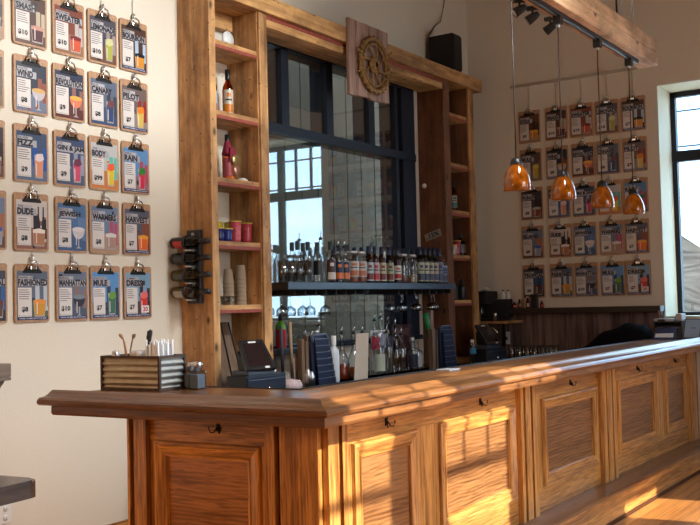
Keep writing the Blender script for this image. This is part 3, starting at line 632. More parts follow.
# upright fold-out menu sleeves with boards, and terminals: the left set and its twin on the right
NAVY = plain('navy_vinyl', (.018, .026, .06), .45); NAVYL = plain('navy_piping', (.10, .13, .20), .5)
def menu_sleeve(label, x, y):
    e = empty('menu_sleeve', label, 'menu holder', (x, y, ZB))
    m = MB(); pts = [(-.11, -.02), (-.10, .10), (-.115, .2), (-.12, .28), (-.11, .335), (-.09, .345)]
    m.prism([(.02, 0), (-.01, .30), (-.02, .345), (-.035, .345), (-.035, .28), (-.005, 0)], -.10, .10, NAVY, 'x'); part('back_board', m, e, False)
    for k in range(7):
        z0 = .005+k*.046; yy = -.012-.024*(z0/.345)-.02
        m = MB(); w0 = .105-.014*(z0/.345)
        m.hexa([(-w0+.05-.03*z0/.3, yy, z0), (w0+.05-.05*z0/.3, yy, z0), (w0+.05-.05*z0/.3, yy+.012, z0), (-w0+.05-.03*z0/.3, yy+.012, z0), (-w0+.04-.03*z0/.3, yy-.006, z0+.043), (w0+.045-.05*z0/.3, yy-.006, z0+.043), (w0+.045-.05*z0/.3, yy+.01, z0+.043), (-w0+.04-.03*z0/.3, yy+.01, z0+.043)], NAVY)
        x0, x1 = -w0+.045-.03*z0/.3, w0+.045-.05*z0/.3
        m.box(x0, x1, yy-.0075, yy-.003, z0+.038, z0+.043, NAVYL)
        part('pocket', m, e, False)
    m = MB(); m.tube([(-.09, -.045, .30), (-.09, -.045, .335), (-.075, -.045, .352), (.07, -.045, .352), (.085, -.045, .335), (.09, -.045, .30)], .008, NAVYL, 8); part('top_rail', m, e, False)
    m = MB(); m.tube([(.11, -.05, .0), (.10, -.055, .2), (.09, -.05, .33)], .004, NAVYL, 6); part('edge_binding', m, e, False)
    for ch in e.children:
        for vv in ch.data.vertices: vv.co.x -= .16*vv.co.z
    return e
ms = menu_sleeve('navy stepped menu sleeve standing beside the left terminal', 5.61, -.43)
ms2 = copy_tree(ms, None, (7.45, -.43, ZB), 'navy stepped menu sleeve left of the water bottle')
BRD = wood('slat_brown', (.20, .12, .07), (.09, .05, .03), 'z', .6, 0, fine=40)
for i, (x, z1, wd, lab) in enumerate([(5.40, 1.215, .03, 'leftmost thin brown menu board beside the left navy sleeve'), (5.44, 1.20, .02, 'middle thin brown menu board beside the left navy sleeve'), (5.455, 1.235, .016, 'thin brown menu board touching the left navy sleeve'), (7.235, 1.225, .05, 'grey-brown menu board beside the right navy sleeve'), (7.292, 1.21, .015, 'narrow grey-brown menu board touching the right navy sleeve')]):
    m = MB(); m.box(x-wd/2, x+wd/2, -.445, -.405, ZB, z1, BRD, .002); solo('menu_board', m, lab, 'board', 'boards beside the sleeves', loc=(x, -.42, ZB))
m = MB(); m.tube([(7.315, -.38, ZB), (7.315, -.38, 1.15), (7.315, -.38, 1.20)], .009, CHROME, 8); solo('steel_bar_spoon', m, 'upright steel rod between the boards and the right navy sleeve', 'utensil', loc=(7.335, -.42, ZB))
for i, (x, y, c, lab) in enumerate([(5.57, -.22, (.45, .30, .18), 'tan wooden muddler sticking up behind the left navy sleeve'), (5.49, -.20, (.05, .05, .06), 'dark stirring stick leaning behind the left menu boards')]):
    m = MB(); m.tube([(x, y, ZB), (x-.02, y, 1.33-.02*i)], [.012, .012], plain('stick%d' % i, c, .5), 8); solo('muddler' if i == 0 else 'stirring_stick', m, lab, 'utensil', loc=(x, y, ZB))
m = MB(); m.tube([(7.46, -.28, ZB+.25), (7.40, -.28, ZB+.46)], .024, plain('can_green', (.02, .28, .10), .35), 12); m.tube([(7.46, -.28, ZB), (7.46, -.28, ZB+.25)], .02, STEEL, 8)
solo('green_tumbler', m, 'bright green cylinder tilted above the right navy sleeve', 'tumbler', loc=(7.46, -.28, ZB))
m = MB(); m.box(7.52, 7.57, -.26, -.22, ZB, ZB+.49, plain('pinkish_box', (.35, .20, .17), .6)); solo('straw_box', m, 'tall pinkish straw box behind the right navy sleeve', 'box', loc=(7.59, -.24, ZB))

def terminal(label, x):
    e = empty('cash_register', label, 'cash register', (x, -.45, ZB))
    m = MB(); m.box(-.20, .20, -.15, .0, .005, .135, plain('drawer_slate', (.006, .008, .012), .45), .006); part('cash_drawer', m, e, False)
    m = MB(); m.box(-.185, .185, -.156, -.15, .012, .125, plain('drawer_front', (.010, .016, .03), .4), .002); f = part('drawer_front', m, e, False)
    m = MB(); m.lathe([(.014, 0), (.014, .008), (.006, .010), (.006, .016), (.001, .016)], (.03, -.157, .045), CHROME, 12, 'y'); l = part('lock', m, f, False); l.scale = (1, 1, 1)
    for zz in (.03, .105): m = MB(); m.box(-.175, .175, -.159, -.156, zz, zz+.004, NAVYL); part('groove', m, f, False)
    q = [(-.18, -.15, .172), (.09, -.165, .172), (.155, .0, .345), (-.055, .02, .345)]
    q = [Vector(v) for v in q]; nrm = (q[1]-q[0]).cross(q[3]-q[0]).normalized()
    m = MB(); m.hexa([v-nrm*.022 for v in q]+[v for v in q], BLACK); s = part('touch_screen', m, e, False)
    c = sum(q, Vector())/4; g = [c+(v-c)*.80+nrm*.001 for v in q]
    m = MB(); m.add(g, [(0, 1, 2, 3)], plain('screen_glass', (.02, .012, .012), .12)); part('display', m, s, False)
    mid = (q[2]+q[3])/2*.96+(q[0]+q[1])/2*.04; ux = (q[1]-q[0]).normalized(); uz = (q[3]-q[0]).normalized()
    m = MB(); 
    for (cc, a, b_) in ((mid-uz*.012, .035, .008), ((q[0]+q[1])/2+ux*.05+uz*.012, .022, .009)):
        m = MB(); m.add([cc-ux*a-uz*b_+nrm*.002, cc+ux*a-uz*b_+nrm*.002, cc+ux*a+uz*b_+nrm*.002, cc-ux*a+uz*b_+nrm*.002], [(0, 1, 2, 3)], WHITE); part('sticker', m, s, False)
    m = MB(); m.box(-.16, .10, -.14, -.01, .135, .165, plain('register_grey', (.05, .065, .09), .4), .004); m.prism([(-.10, .165), (-.01, .165), (.0, .22), (.0, .28)], -.1, .06, BLACK, 'x'); part('stand', m, e, False)
    m = MB(); m.lathe([(.028, 0), (.030, .012), (.024, .03), (.001, .036)], (.13, -.09, .136), WHITE, 14); part('receipt_roll', m, e, False)
    return e
tr = terminal('black touch-screen cash register in front of the left pine tower', 4.80)
tr2 = copy_tree(tr, None, (8.06, -.47, ZB), 'dark touch-screen cash register in front of the right pine tower')
m = MB()
for k in range(7): 
    a = k*.9; m.lathe([(.001, 0), (.022, .006), (.026, .02), (.018, .034), (.001, .036)], (5.17+.03*math.cos(a)*1.2, -.50+.02*math.sin(a), ZB+.0), plain('rag', (.62, .50, .50), .9), 8)
m = MB(); m.lathe([(.001, 0), (.055, .004), (.062, .03), (.05, .06), (.02, .075), (.001, .07)], (5.17, -.50, ZB+.001), plain('rag_pink', (.55, .42, .43), .95, bump=.8, scale=40), 12); m.lathe([(.001, 0), (.04, .004), (.045, .03), (.03, .06), (.001, .064)], (5.25, -.49, ZB+.001), MC['rag_pink'], 12)
solo('bar_towel', m, 'pinkish crumpled bar towel right of the left cash register', 'towel', loc=(5.2, -.5, ZB))
for i, (x, h) in enumerate([(5.33, .13), (5.375, .11)]):
    m = MB().lathe([(.002, 0), (.019, .001), (.020, h*.7), (.014, h*.85), (.012, h), (.001, h)], (x, -.53, ZB+.001), STEEL, 12); solo('jigger', m, ['taller steel jigger beside the pink towel', 'shorter steel jigger beside the left navy sleeve'][i], 'jigger', 'steel jiggers', loc=(x, -.53, ZB))
bottle('half-litre plastic water bottle with a blue label by the right tower', 7.785, -.52, ZB, 'pet', .215, GCLR, 'white', '2F86B8', None, name='water_bottle', cat='bottle', lz=(.45, .68))

# ------------------------------------------------------------------ things in the towers
Lg = 'bottles in the left tower'
bottle('bottle with an orange and white label on the second shelf of the left tower', 5.045, -.12, 2.72, 'wine', .33, GAMB, 'dark', 'C4B6A6', 'C8741E', Lg, lz=(.08, .58))
bottle('bottle with a maroon neck half behind the left post, second shelf', 4.86, -.14, 2.72, 'wine', .30, GAMB, 'dark', '7FB0B8', '7A1F2E', Lg, lz=(.05, .5))
m = MB(); m.box(4.905, 4.965, -.035, -.028, 2.7205, 3.02, ink('6A4634')); solo('bottle_standee', m, 'flat brown bottle-shaped board behind the second shelf bottles', 'sign', loc=(4.93, -.03, 2.72))
bottle('dark bottle with a brown neck on the middle shelf of the left tower', 4.90, -.07, 2.285, 'wine', .31, plain('smoky', (.10, .075, .04), .3), 'dark', None, None, Lg)
bottle('rose bottle draped with a crimson scarf and gold medals', 5.03, -.12, 2.285, 'wine', .32, GPINK, 'dark', 'A04A50', None, Lg, lz=(.05, .5))
m = MB()
m.lathe([(.040, -.02), (.037, .01), (.022, .055), (.018, .075), (.016, .075), (.018, .05)], (5.03, -.12, 2.285+.205), plain('scarf', (.25, .015, .04), .8), 12); m.prism([(5.0, 2.42), (5.07, 2.45), (5.05, 2.52), (5.01, 2.52)], -.166, -.158, MC['scarf'], 'y')
solo('scarf', m, 'crimson scarf wrapped on the neck of the rose bottle', 'scarf', loc=(5.03, -.12, 2.5))
for i, (x, z, r, c, lab) in enumerate([(5.05, 2.435, .035, (.55, .45, .2), 'gold medal hung on the rose bottle'), (5.065, 2.365, .032, (.6, .36, .28), 'copper medal hung below the gold one')]):
    m = MB().lathe([(.001, 0), (r, .001), (r, .006), (.001, .008)], (x, -.175, z), plain('medal%d' % i, c, .35, metal=.7), 16, 'y'); solo('medal', m, lab, 'medal', 'medals on the rose bottle', loc=(x, -.17, z))
m = MB(); m.lathe([(.001, 0), (.03, .002), (.035, .015), (.02, .03), (.001, .034)], (4.97, -.19, 2.286), plain('orange_cloth', (.7, .16, .03), .8), 10); solo('orange_ribbon', m, 'small orange ribbon lying at the foot of the rose bottle', 'ribbon', loc=(4.97, -.19, 2.286))
m = MB(); m.lathe([(.001, 0), (.04, .002), (.042, .012), (.02, .025), (.001, .026)], (5.08, -.20, 2.286), PAPER, 10); solo('white_ribbon', m, 'small white ribbon lying right of the orange one', 'ribbon', loc=(5.08, -.2, 2.286))
# clear glass plate on the top shelf
for i, (x, r) in enumerate([(5.02, .056), (4.86, .040)]):
    e = empty('glass_award', ['round clear glass award on the top shelf of the left tower', 'smaller glass award half hidden behind the left post, top shelf'][i], 'award', (x, -.15, 3.1805), 0, 'glass awards')
    m = MB().lathe([(.001, -.008), (r, -.006), (r, .006), (.001, .008)], (0, 0, r+.014), plain('award_glass', (.78, .80, .78), .15), 20, 'y'); part('disc', m, e, False)
    m = MB(); m.box(-.03, .03, -.02, .02, 0, .016, CHROME); part('foot', m, e, False)
# painted tumblers
def tumbler(x, y, z, c, label, h=.13, r=.042):
    e = empty('painted_tumbler', label, 'cup', (x, y, z+.0005), 0, 'painted tumblers')
    m = MB().lathe([(.001, 0), (r*.82, .002), (r*.9, .02), (r*.92, h*.5), (r, h), (r-.004, h), (r*.86, h*.5), (r*.8, .008), (.001, .008)], (0, 0, 0), plain('glaze_'+c, hexc(c), .25, var=.25, scale=60), 16); part('body', m, e, False)
    m = MB().lathe([(r-.004, h-.006), (r+.0015, h-.006), (r+.0015, h+.002), (r-.004, h+.002)], (0, 0, 0), plain('glaze_gold', (.65, .48, .08), .3), 16, closed=True); part('rim', m, e, False)
for a in [(4.83, -.10, 1.875, 'A8A018', 'mustard tumbler at the back left of the cup shelf, left tower', .12), (4.93, -.10, 1.875, 'C8B41A', 'yellow tumbler at the back of the cup shelf behind the blue one', .135),
          (4.82, -.21, 1.875, '101A5A', 'navy blue tumbler half behind the left post', .085), (4.90, -.21, 1.875, '1A2878', 'blue and white tumbler in front on the cup shelf', .085),
          (5.0, -.20, 1.875, 'C0505C', 'pink-red tumbler in the middle of the cup shelf, left tower', .14), (5.07, -.10, 1.875, 'C8B820', 'yellow tumbler between the two pink-red ones', .14), (5.125, -.19, 1.875, 'A83A48', 'pink-red tumbler at the right end of the cup shelf, left tower', .135),
          (8.125, -.215, 1.875, 'A03848', 'red tumbler on the cup shelf of the right tower', .135), (8.035, -.22, 1.875, 'B8B0A8', 'pale small tumbler left of the red one, right tower', .09)]: tumbler(*a)
# stacks of kraft cups
CUPM = plain('kraft_cup', (.34, .25, .17), .75)
CU = MB().lathe([(.001, 0), (.026, .001), (.036, .095), (.0375, .097), (.036, .099), (.034, .095), (.025, .004), (.001, .004)], (0, 0, 0), CUPM, 16).mesh('paper_cup')
for k, (x, y, n_, wrd) in enumerate([(5.015, -.12, 6, 'shorter left'), (5.115, -.145, 7, 'taller right')]):
    for j in range(n_):
        o = link('paper_cup', CU, None, (x, y, 1.4605+j*.0285)); o.scale = (1.02, 1.02, 1)
        # cups stand rim-down in nested stacks
        o.location.z = 1.4605+.099+j*.0285; o.rotation_euler = (PI, 0, 0)
        props(o, 'kraft paper cup, %s from the bottom of the %s stack' % (ORD[j], wrd), 'paper cup', 'stacked paper cups')
for i, (x, y) in enumerate([(4.86, -.22), (4.93, -.22), (4.89, -.16), (4.96, -.15)]):
    m = MB().lathe([(.001, 0), (.022, .001), (.026, .06), (.024, .06), (.020, .008), (.001, .008)], (0, 0, 0), GCLR, 14)
    o = link('shot_glass', m.mesh('shot_glass'), None, (x, y, 1.4605+.02)); o.location.z = 1.4605; props(o, 'clear shot glass left of the paper cups, %s of four' % ORD[i], 'glass', 'shot glasses')
m = MB(); m.lathe([(.001, 0), (.028, .002), (.030, .12), (.02, .15), (.012, .18), (.012, .20), (.001, .205)], (4.87, -.09, 1.4605), BLACK, 14); m.tube([(4.87, -.09, 1.655), (4.90, -.11, 1.65)], .008, BLACK, 6)
solo('pump_dispenser', m, 'black pump dispenser at the left of the paper cup shelf', 'dispenser', loc=(4.87, -.09, 1.46))
for i, (x, t, wd) in enumerate([(4.87, .08, .11), (5.0, .10, .08)]):
    m = MB(); y0 = -.16
    m.hexa([(x, y0, .931), (x+wd, y0-.02, .931), (x+wd, y0+.0, .931), (x, y0+.02, .931), (x-.02, y0+t, 1.33), (x+wd-.03, y0+t-.02, 1.34), (x+wd-.03, y0+t, 1.34), (x-.02, y0+t+.02, 1.33)], BRD)
    m.tube([(x+wd, y0-.02, .935), (x+wd-.03, y0+t-.022, 1.345), (x-.02, y0+t-.002, 1.34)], .006, BLACK, 6)
    solo('leaning_board', m, ['brown wooden board leaning in the lowest bay of the left tower, by the post', 'dark framed board leaning in the lowest bay of the left tower, by the cash register'][i], 'board', 'leaning boards', loc=(x, y0, .931))
Rg = 'bottles in the right tower'
bottle('dark red bottle with a white label on the second shelf of the right tower', 8.10, -.15, 2.72, 'wine', .30, GRED, 'dark', 'A8A29C', '6A1E22', Rg)
bottle('cream-labelled bottle on the middle shelf of the right tower, left one', 8.07, -.16, 2.285, 'wine', .30, GRED, 'dark', 'A8A29C', '5A5450', Rg)
bottle('teal-labelled bottle on the middle shelf of the right tower, right one', 8.21, -.15, 2.285, 'wine', .30, GAMB, 'dark', '9A9A90', '1F6A70', Rg)
bottle('black bottle with a grey label on the cup shelf of the right tower', 8.232, -.20, 1.875, 'square', .20, GGRN, 'dark', '4A4A50', None, Rg)
bottle('short black flask on the lower shelf of the right tower, left one', 8.06, -.21, 1.46, 'spirit', .17, BLACK, 'dark', None, None, 'black flasks')
bottle('short black flask on the lower shelf of the right tower, right one', 8.215, -.21, 1.46, 'spirit', .19, BLACK, 'dark', None, None, 'black flasks')
m = MB().lathe([(.001, 0), (.03, .001), (.036, .08), (.033, .08), (.028, .006), (.001, .006)], (8.16, -.11, 1.4605), plain('brown_cup', (.18, .08, .05), .5), 14); solo('brown_cup', m, 'small brown cup at the right of the flasks', 'cup', loc=(8.16, -.11, 1.46))
m = MB(); m.lathe([(.001, 0), (.022, .001), (.022, .006), (.001, .010)], (7.829, -.06, 2.51), WHITE, 14, 'x'); m.v = [(7.829-(a-7.829), b_, c) for a, b_, c in m.v]
solo('round_sticker', m, 'round white button on the dark side of the right tower', 'button', loc=(7.829, -.06, 2.51))
# tilted fraction tag nailed to the tower side
m = MB(); a = R(17); cy, cz = -.135, 2.055
def tg(u, v, d=.004): return (7.829-d, cy-(u*math.cos(a)-v*math.sin(a)), cz+u*math.sin(a)+v*math.cos(a))
h_, v_ = .085, .032
m.hexa([tg(-h_, -v_, 0), tg(h_, -v_, 0), tg(h_, -v_, .004), tg(-h_, -v_, .004), tg(-h_, v_, 0), tg(h_, v_, 0), tg(h_, v_, .004), tg(-h_, v_, .004)], plain('tag_grey', (.30, .28, .25), .7))
put_text(m, '.15%', 0, 0, 0, 0, 0, ink('1C1C1E'), .03, lambda u, v: tg(-.065+.13*u, -.022+.044*v, .0048))
solo('price_tag', m, 'tilted grey tag reading .15% on the side of the right tower', 'tag', loc=(7.829, cy, cz))

# wine rack on the left post
e = empty('wine_rack', 'black wall-mounted wine rack on the left side of the pine tower', 'wine rack', (4.689, -.18, 1.47))
m = MB(); m.box(4.655, 4.6885, -.195, -.085, 1.475, 1.945, BLACK, .004); part('back_plate', m, e)
RK = [1.865, 1.762, 1.655, 1.548]
for z in RK:
    m = MB(); m.lathe([(.041, -.010), (.046, -.010), (.046, .010), (.041, .010)], (4.605, -.135, z), BLACK, 20, 'y', closed=True); m.box(4.61, 4.66, -.16, -.11, z-.055, z-.046, STEEL); m.lathe([(.001, -.002), (.012, -.002), (.012, .002), (.001, .002)], (4.653, -.14, z+.05), STEEL, 12, 'x'); part('cradle_ring', m, e)
RB = [(GGRN, 'C23038', 'upper bottle with a bright red label in the wine rack'), (GGRN, '3E4240', 'second bottle down in the wine rack, dark grey label'), (GOLIVE, '4A4C3A', 'third bottle down in the wine rack, yellow-green with a dark label'), (GOLIVE, 'A8A49A', 'lowest bottle in the wine rack, golden with a white label')]
for z, (g, lb, lab) in zip(RK, RB):
    bb = bottle(lab, 4.605, -.012, z, 'wine', .30, g, 'dark', lb, None, 'bottles in the wine rack', lz=(.10, .38)); bb.rotation_euler = (R(90), 0, 0); bb.location.y = -.016

# ------------------------------------------------------------------ sign with iron wheel, speaker
e = empty('wheel_sign', 'weathered plank board with a rusty iron wheel, hung on the header beam', 'sign', (6.49, -.33, 3.05))
m = MB(); x = 6.205
for k in range(6): m.box(x, x+.093, -.345-.004*(k % 2), -.318, 3.05+.006*(k % 3), 3.645-.004*(k % 2), SIGNW, .002); x += .0945
part('plank_board', m, e)
cx, cz, yw = 6.52, 3.325, -.375
m = MB()
def ring(r, rt, n_=40): 
    pts = [(cx+r*math.cos(2*PI*k/n_), yw, cz+r*math.sin(2*PI*k/n_)) for k in range(n_+1)]; m.tube(pts, rt, RUST, 8)
ring(.205, .018); ring(.165, .010); ring(.055, .014)
m.lathe([(.022, -.022), (.045, -.02), (.05, .02), (.024, .022)], (cx, yw, cz), RUST, 16, 'y', closed=True)
for k in range(8):
    a = 2*PI*k/8+.2
    pts = [(cx+r*math.cos(a+.5*(r-.04)/.16), yw, cz+r*math.sin(a+.5*(r-.04)/.16)) for r in (.05, .09, .13, .17, .205)]; m.tube(pts, [.013, .009, .008, .009, .012], RUST, 6)
for k in range(24):
    a = 2*PI*k/24; m.tube([(cx+.21*math.cos(a), yw, cz+.21*math.sin(a)), (cx+.235*math.cos(a), yw, cz+.235*math.sin(a))], .010, RUST, 5)
for a in (.55, 2.85, 3.5): m.tube([(cx+.2*math.cos(a), yw-.01, cz+.2*math.sin(a)), (cx+.285*math.cos(a), yw-.015, cz+.285*math.sin(a))], .009, RUST, 6)
m.box(cx-.03, cx+.03, yw+.015, -.340, cz-.03, cz+.03, RUST)
part('iron_wheel', m, e)
e = empty('loudspeaker', 'black box loudspeaker standing on the right end of the header beam', 'speaker', (7.9, -.18, 3.576))
m = MB(); m.box(8.0, 8.17, -.30, -.05, 3.576, 3.925, BLACKM, .008); part('cabinet', m, e)
m = MB(); m.box(8.01, 8.16, -.312, -.30, 3.595, 3.905, plain('grille', (.02, .02, .02), .9, bump=.6, scale=300), .003); part('grille', m, e)
m = MB(); m.tube([(8.05, -.045, 3.8), (8.06, -.02, 3.95), (8.20, -.012, 4.08), (8.32, -.012, 4.15), (8.40, -.012, 4.35), (8.42, -.012, 4.7)], .005, BLACK, 6); solo('speaker_cable', m, 'thin black cable running up the wall from the loudspeaker', 'cable', loc=(8.05, -.04, 3.8))

# ------------------------------------------------------------------ hanging beam, track, pendants
YP = -2.25
e = empty('hanging_beam', 'pale rough pine beam hung on chains over the bar', 'beam', (5.5, YP, 3.19))
m = MB(); m.box(3.0, 7.44, YP-.075, YP+.075, 3.19, 3.285, PINE_L, .008); m.box(3.0, 7.43, YP-.075, YP+.065, 3.288, 3.385, PINE_L, .008); part('timber', m, e)
m = MB(); m.box(3.1, 7.14, YP-.022, YP+.018, 3.166, 3.189, BLACK); m.box(3.1, 7.14, YP-.006, YP+.002, 3.160, 3.167, STEEL); part('light_track', m, e)
for x, yy in ((7.0, YP-.03), (7.0, YP+.05), (3.4, YP)):
    m = MB()
    for k in range(24):
        z = 3.39+k*.055; pts = [(x+.011*math.cos(t)*(k % 2), yy+.011*math.cos(t)*((k+1) % 2), z+.02+.032*math.sin(t)) for t in [2*PI*j/8 for j in range(9)]]; m.tube(pts, .0035, STEEL, 5)
    part('chain', m, e)
m = MB(); m.tube([(6.75, YP, 3.386), (6.74, YP, 3.9), (6.7, YP, 4.7)], .007, BLACK, 6); part('power_cable', m, e)
AMB, na, ba = nodes('amber_glass')
ba.inputs['Base Color'].default_value = (.42, .105, .006, 1); ba.inputs['Roughness'].default_value = .08; ba.inputs['Transmission Weight'].default_value = .25; ba.inputs['Coat Weight'].default_value = .6
ba.inputs['Emission Color'].default_value = (1, .30, .02, 1); ba.inputs['Emission Strength'].default_value = .05
tz = na.nodes.new('ShaderNodeTexNoise'); tz.inputs['Scale'].default_value = 18; tz.inputs['Detail'].default_value = 4; rz_ = na.nodes.new('ShaderNodeValToRGB'); rz_.color_ramp.elements[0].color = (.13, .022, .001, 1); rz_.color_ramp.elements[1].color = (.42, .11, .006, 1); rz_.color_ramp.elements[0].position = .35; rz_.color_ramp.elements[1].position = .65
tt = na.nodes.new('ShaderNodeTexCoord'); na.links.new(tt.outputs['Object'], tz.inputs[0]); na.links.new(tz.outputs[0], rz_.inputs[0]); na.links.new(rz_.outputs[0], ba.inputs['Base Color'])
def pendant(x, label):
    e = empty('pendant_lamp', label, 'pendant lamp', (x, YP, 2.044), 0, 'amber pendant lamps over the bar')
    m = MB(); m.box(-.022, .022, -.026, .022, 1.070, 1.122, BLACK); m.lathe([(.012, 1.055), (.014, 1.07)], (0, 0, 0), STEEL, 10); part('track_adapter', m, e, False)
    m = MB(); m.tube([(0, 0, .17), (0, 0, 1.07)], .0038, plain('cord_dark', (.03, .02, .02), .5), 6); part('cord', m, e, False)
    m = MB().lathe([(.033, .135), (.034, .150), (.026, .172), (.012, .182), (.001, .184)], (0, 0, 0), BLACK, 18); part('socket_cap', m, e, False)
    m = MB().lathe([(.070, 0), (.0755, .006), (.076, .035), (.070, .070), (.057, .105), (.042, .130), (.032, .143), (.030, .140), (.040, .127), (.054, .103), (.067, .068), (.0725, .035), (.070, .005)], (0, 0, 0), AMB, 28); part('glass_shade', m, e, False)
    m = MB().lathe([(.001, .045), (.014, .05), (.018, .07), (.012, .1), (.010, .13)], (0, 0, 0), plain('bulb', (1, .8, .5), .4, emit=(1, .62, .28), es=3), 12); part('bulb', m, e, False)
    return e
pl = pendant(4.955, 'amber glass pendant lamp nearest the camera, lit, leftmost over the bar')
for x, l_ in ((5.63, 'second amber glass pendant lamp from the left over the bar'), (6.32, 'third amber glass pendant lamp from the left over the bar'), (6.97, 'farthest amber glass pendant lamp, rightmost over the bar')): copy_tree(pl, None, (x, YP, 2.044), l_)
for i, (x, rz) in enumerate([(5.33, 2.2), (5.52, 1.9), (5.80, 1.6)]):
    e = empty('track_spotlight', 'black track spotlight on the far side of the hanging beam, %s from the left' % ORD[i], 'spotlight', (x, YP+.115, 3.155), rz, 'black track spotlights'); e.scale = (.72, .72, .72)
    m = MB(); m.tube([(0, 0, .0), (.0, 0, .07)], .01, BLACK, 8); m.box(-.05, .05, -.02, .02, .06, .09, BLACK); part('arm', m, e, False)
    m = MB(); m.tube([(-.05, 0, .03), (-.02, 0, .01), (.045, 0, -.03)], [.022, .034, .042], BLACKM, 14); part('lamp_head', m, e, False)
    m = MB(); m.tube([(.046, 0, -.0305), (.049, 0, -.0325)], .036, plain('lens', (.5, .5, .5), .2), 14); part('lens', m, e, False)

# ------------------------------------------------------------------ menu clipboards
# title, small line over it, price, background top / bottom, drink, foam or garnish, second prop, glass shape, banner
MENU = {
 (0, 0): ('SODA', 'HOUSE', '$9', '5A3A2C', '9A7A62', 'C88018', 'E0A020', '2A1812', 'rocks', 0),
 (0, 1): ('SMASH', 'BLACKBERRY', '$10', '4A2A20', '5A3A2C', '4A0C14', 'C08A7A', 'B8A890', 'rocks', 0),
 (0, 2): ('SWEATER', 'CHRISTMAS', '$10', '7A3A28', '8A6244', 'C8502C', '7A1018', 'B8B0B0', 'rocks', 0),
 (0, 3): ('LEMONADE', 'SPIKED', '$10', '4A4650', '6A4838', 'A8A84A', 'C8C890', '9A8A88', 'tall', 0),
 (0, 4): ('BOURBON', 'MAPLE', '$7', '4A3228', '3A2A26', 'D08A28', '14121E', 'A8C0D8', 'rocks', 1),
 (1, 0): ('MULE', 'PEACH', '$8', '5A4A40', '7A6A50', 'C8A030', 'D8B850', '6A5A50', 'tall', 0),
 (1, 1): ('WIND', 'WINTER', '$8', '232A3A', '6A7288', 'B8B0B8', 'C8A060', '8A4A34', 'coupe', 0),
 (1, 2): ('REVOLUTION', 'ORANGE', '$9', '2A3048', '5A2A24', 'D87858', 'E8A848', '8A6058', 'coupe', 0),
 (1, 3): ('CANARY', 'BLUE', '$8', '5A6478', '38486A', '2A406A', '6A3A40', '303A44', 'tall', 0),
 (1, 4): ('PILOT', 'PAPER', '$7', '6A5A58', '8A8078', 'D0B050', 'D87A20', '8A2A28', 'tall', 1),
 (2, 0): ('PUNCH', 'HOUSE', '$8', '3A3440', '6A4A44', '8A3A34', 'B0A8A0', '221C20', 'rocks', 0),
 (2, 1): ('FIZZ', 'SILVER', '$9', '3A4A66', '5A6A84', 'D88A64', 'D8C8C8', '1A50A0', 'tall', 0),
 (2, 2): ('GIN & JAM', 'THE', '$9', '3A4668', '4A5670', 'C84A6A', '6A2A44', '8A94A8', 'tall', 0),
 (2, 3): ('BODY', 'THE', '$99', 'B8B8B8', 'C8783A', 'E0C020', 'E85830', '60B8A8', 'tall', 0),
 (2, 4): ('RAIN', 'APRIL', '$7', '5A88B8', '8A6A78', 'C82A4A', '2A7A34', 'A8485A', 'tall', 1),
 (3, 0): ('ISLAND', 'LONG', '$8', '6A7A94', '5A4038', '8A98A8', '2A5AA8', 'A8683A', 'rocks', 0),
 (3, 1): ('DUDE', 'THE', '$8', 'C8C0BC', '8A5A4A', 'B07850', 'E8DCD0', '24161A', 'rocks', 0),
 (3, 2): ('JEWISH', 'NOT SO', '$8', '4A6A94', '3A5A84', 'C8C0C4', 'D8D0D0', '5A7AA8', 'coupe', 0),
 (3, 3): ('WARMERS', 'HAND', '$8', '6A7C98', 'A88A74', 'A88478', 'D8D0CC', 'B04A6A', 'rocks', 0),
 (3, 4): ('HARVEST', 'FALL', '$7', '54586A', '7A3A2A', 'E86A18', 'E8A030', '8A4A34', 'rocks', 1),
 (4, 0): ('TROPICAL', 'FROZEN', '$8', '3A4250', '2A2630', '5A3A30', '6A2A24', '2A5A9A', 'rocks', 0),
 (4, 1): ('FASHIONED', 'BARREL OLD', '$8', '5A6478', '4A5A4A', 'C8902A', 'E09030', 'B8C0C8', 'rocks', 1),
 (4, 2): ('MANHATTAN', 'BARREL', '$10', '6A7488', '4A5468', '2A2434', '7A848E', '8A6A60', 'coupe', 1),
 (4, 3): ('MULE', 'KENTUCKY', '$7', '5A90C8', '2A4050', '3A6A54', '6A9A3A', '2A3A4A', 'tall', 1),
 (4, 4): ('DRESS', 'SUMMER', '$7', '7AA0C0', '4A3038', 'D82A2A', 'E87070', '3A2A30', 'tall', 1)}
BW, BH = .229, .3175
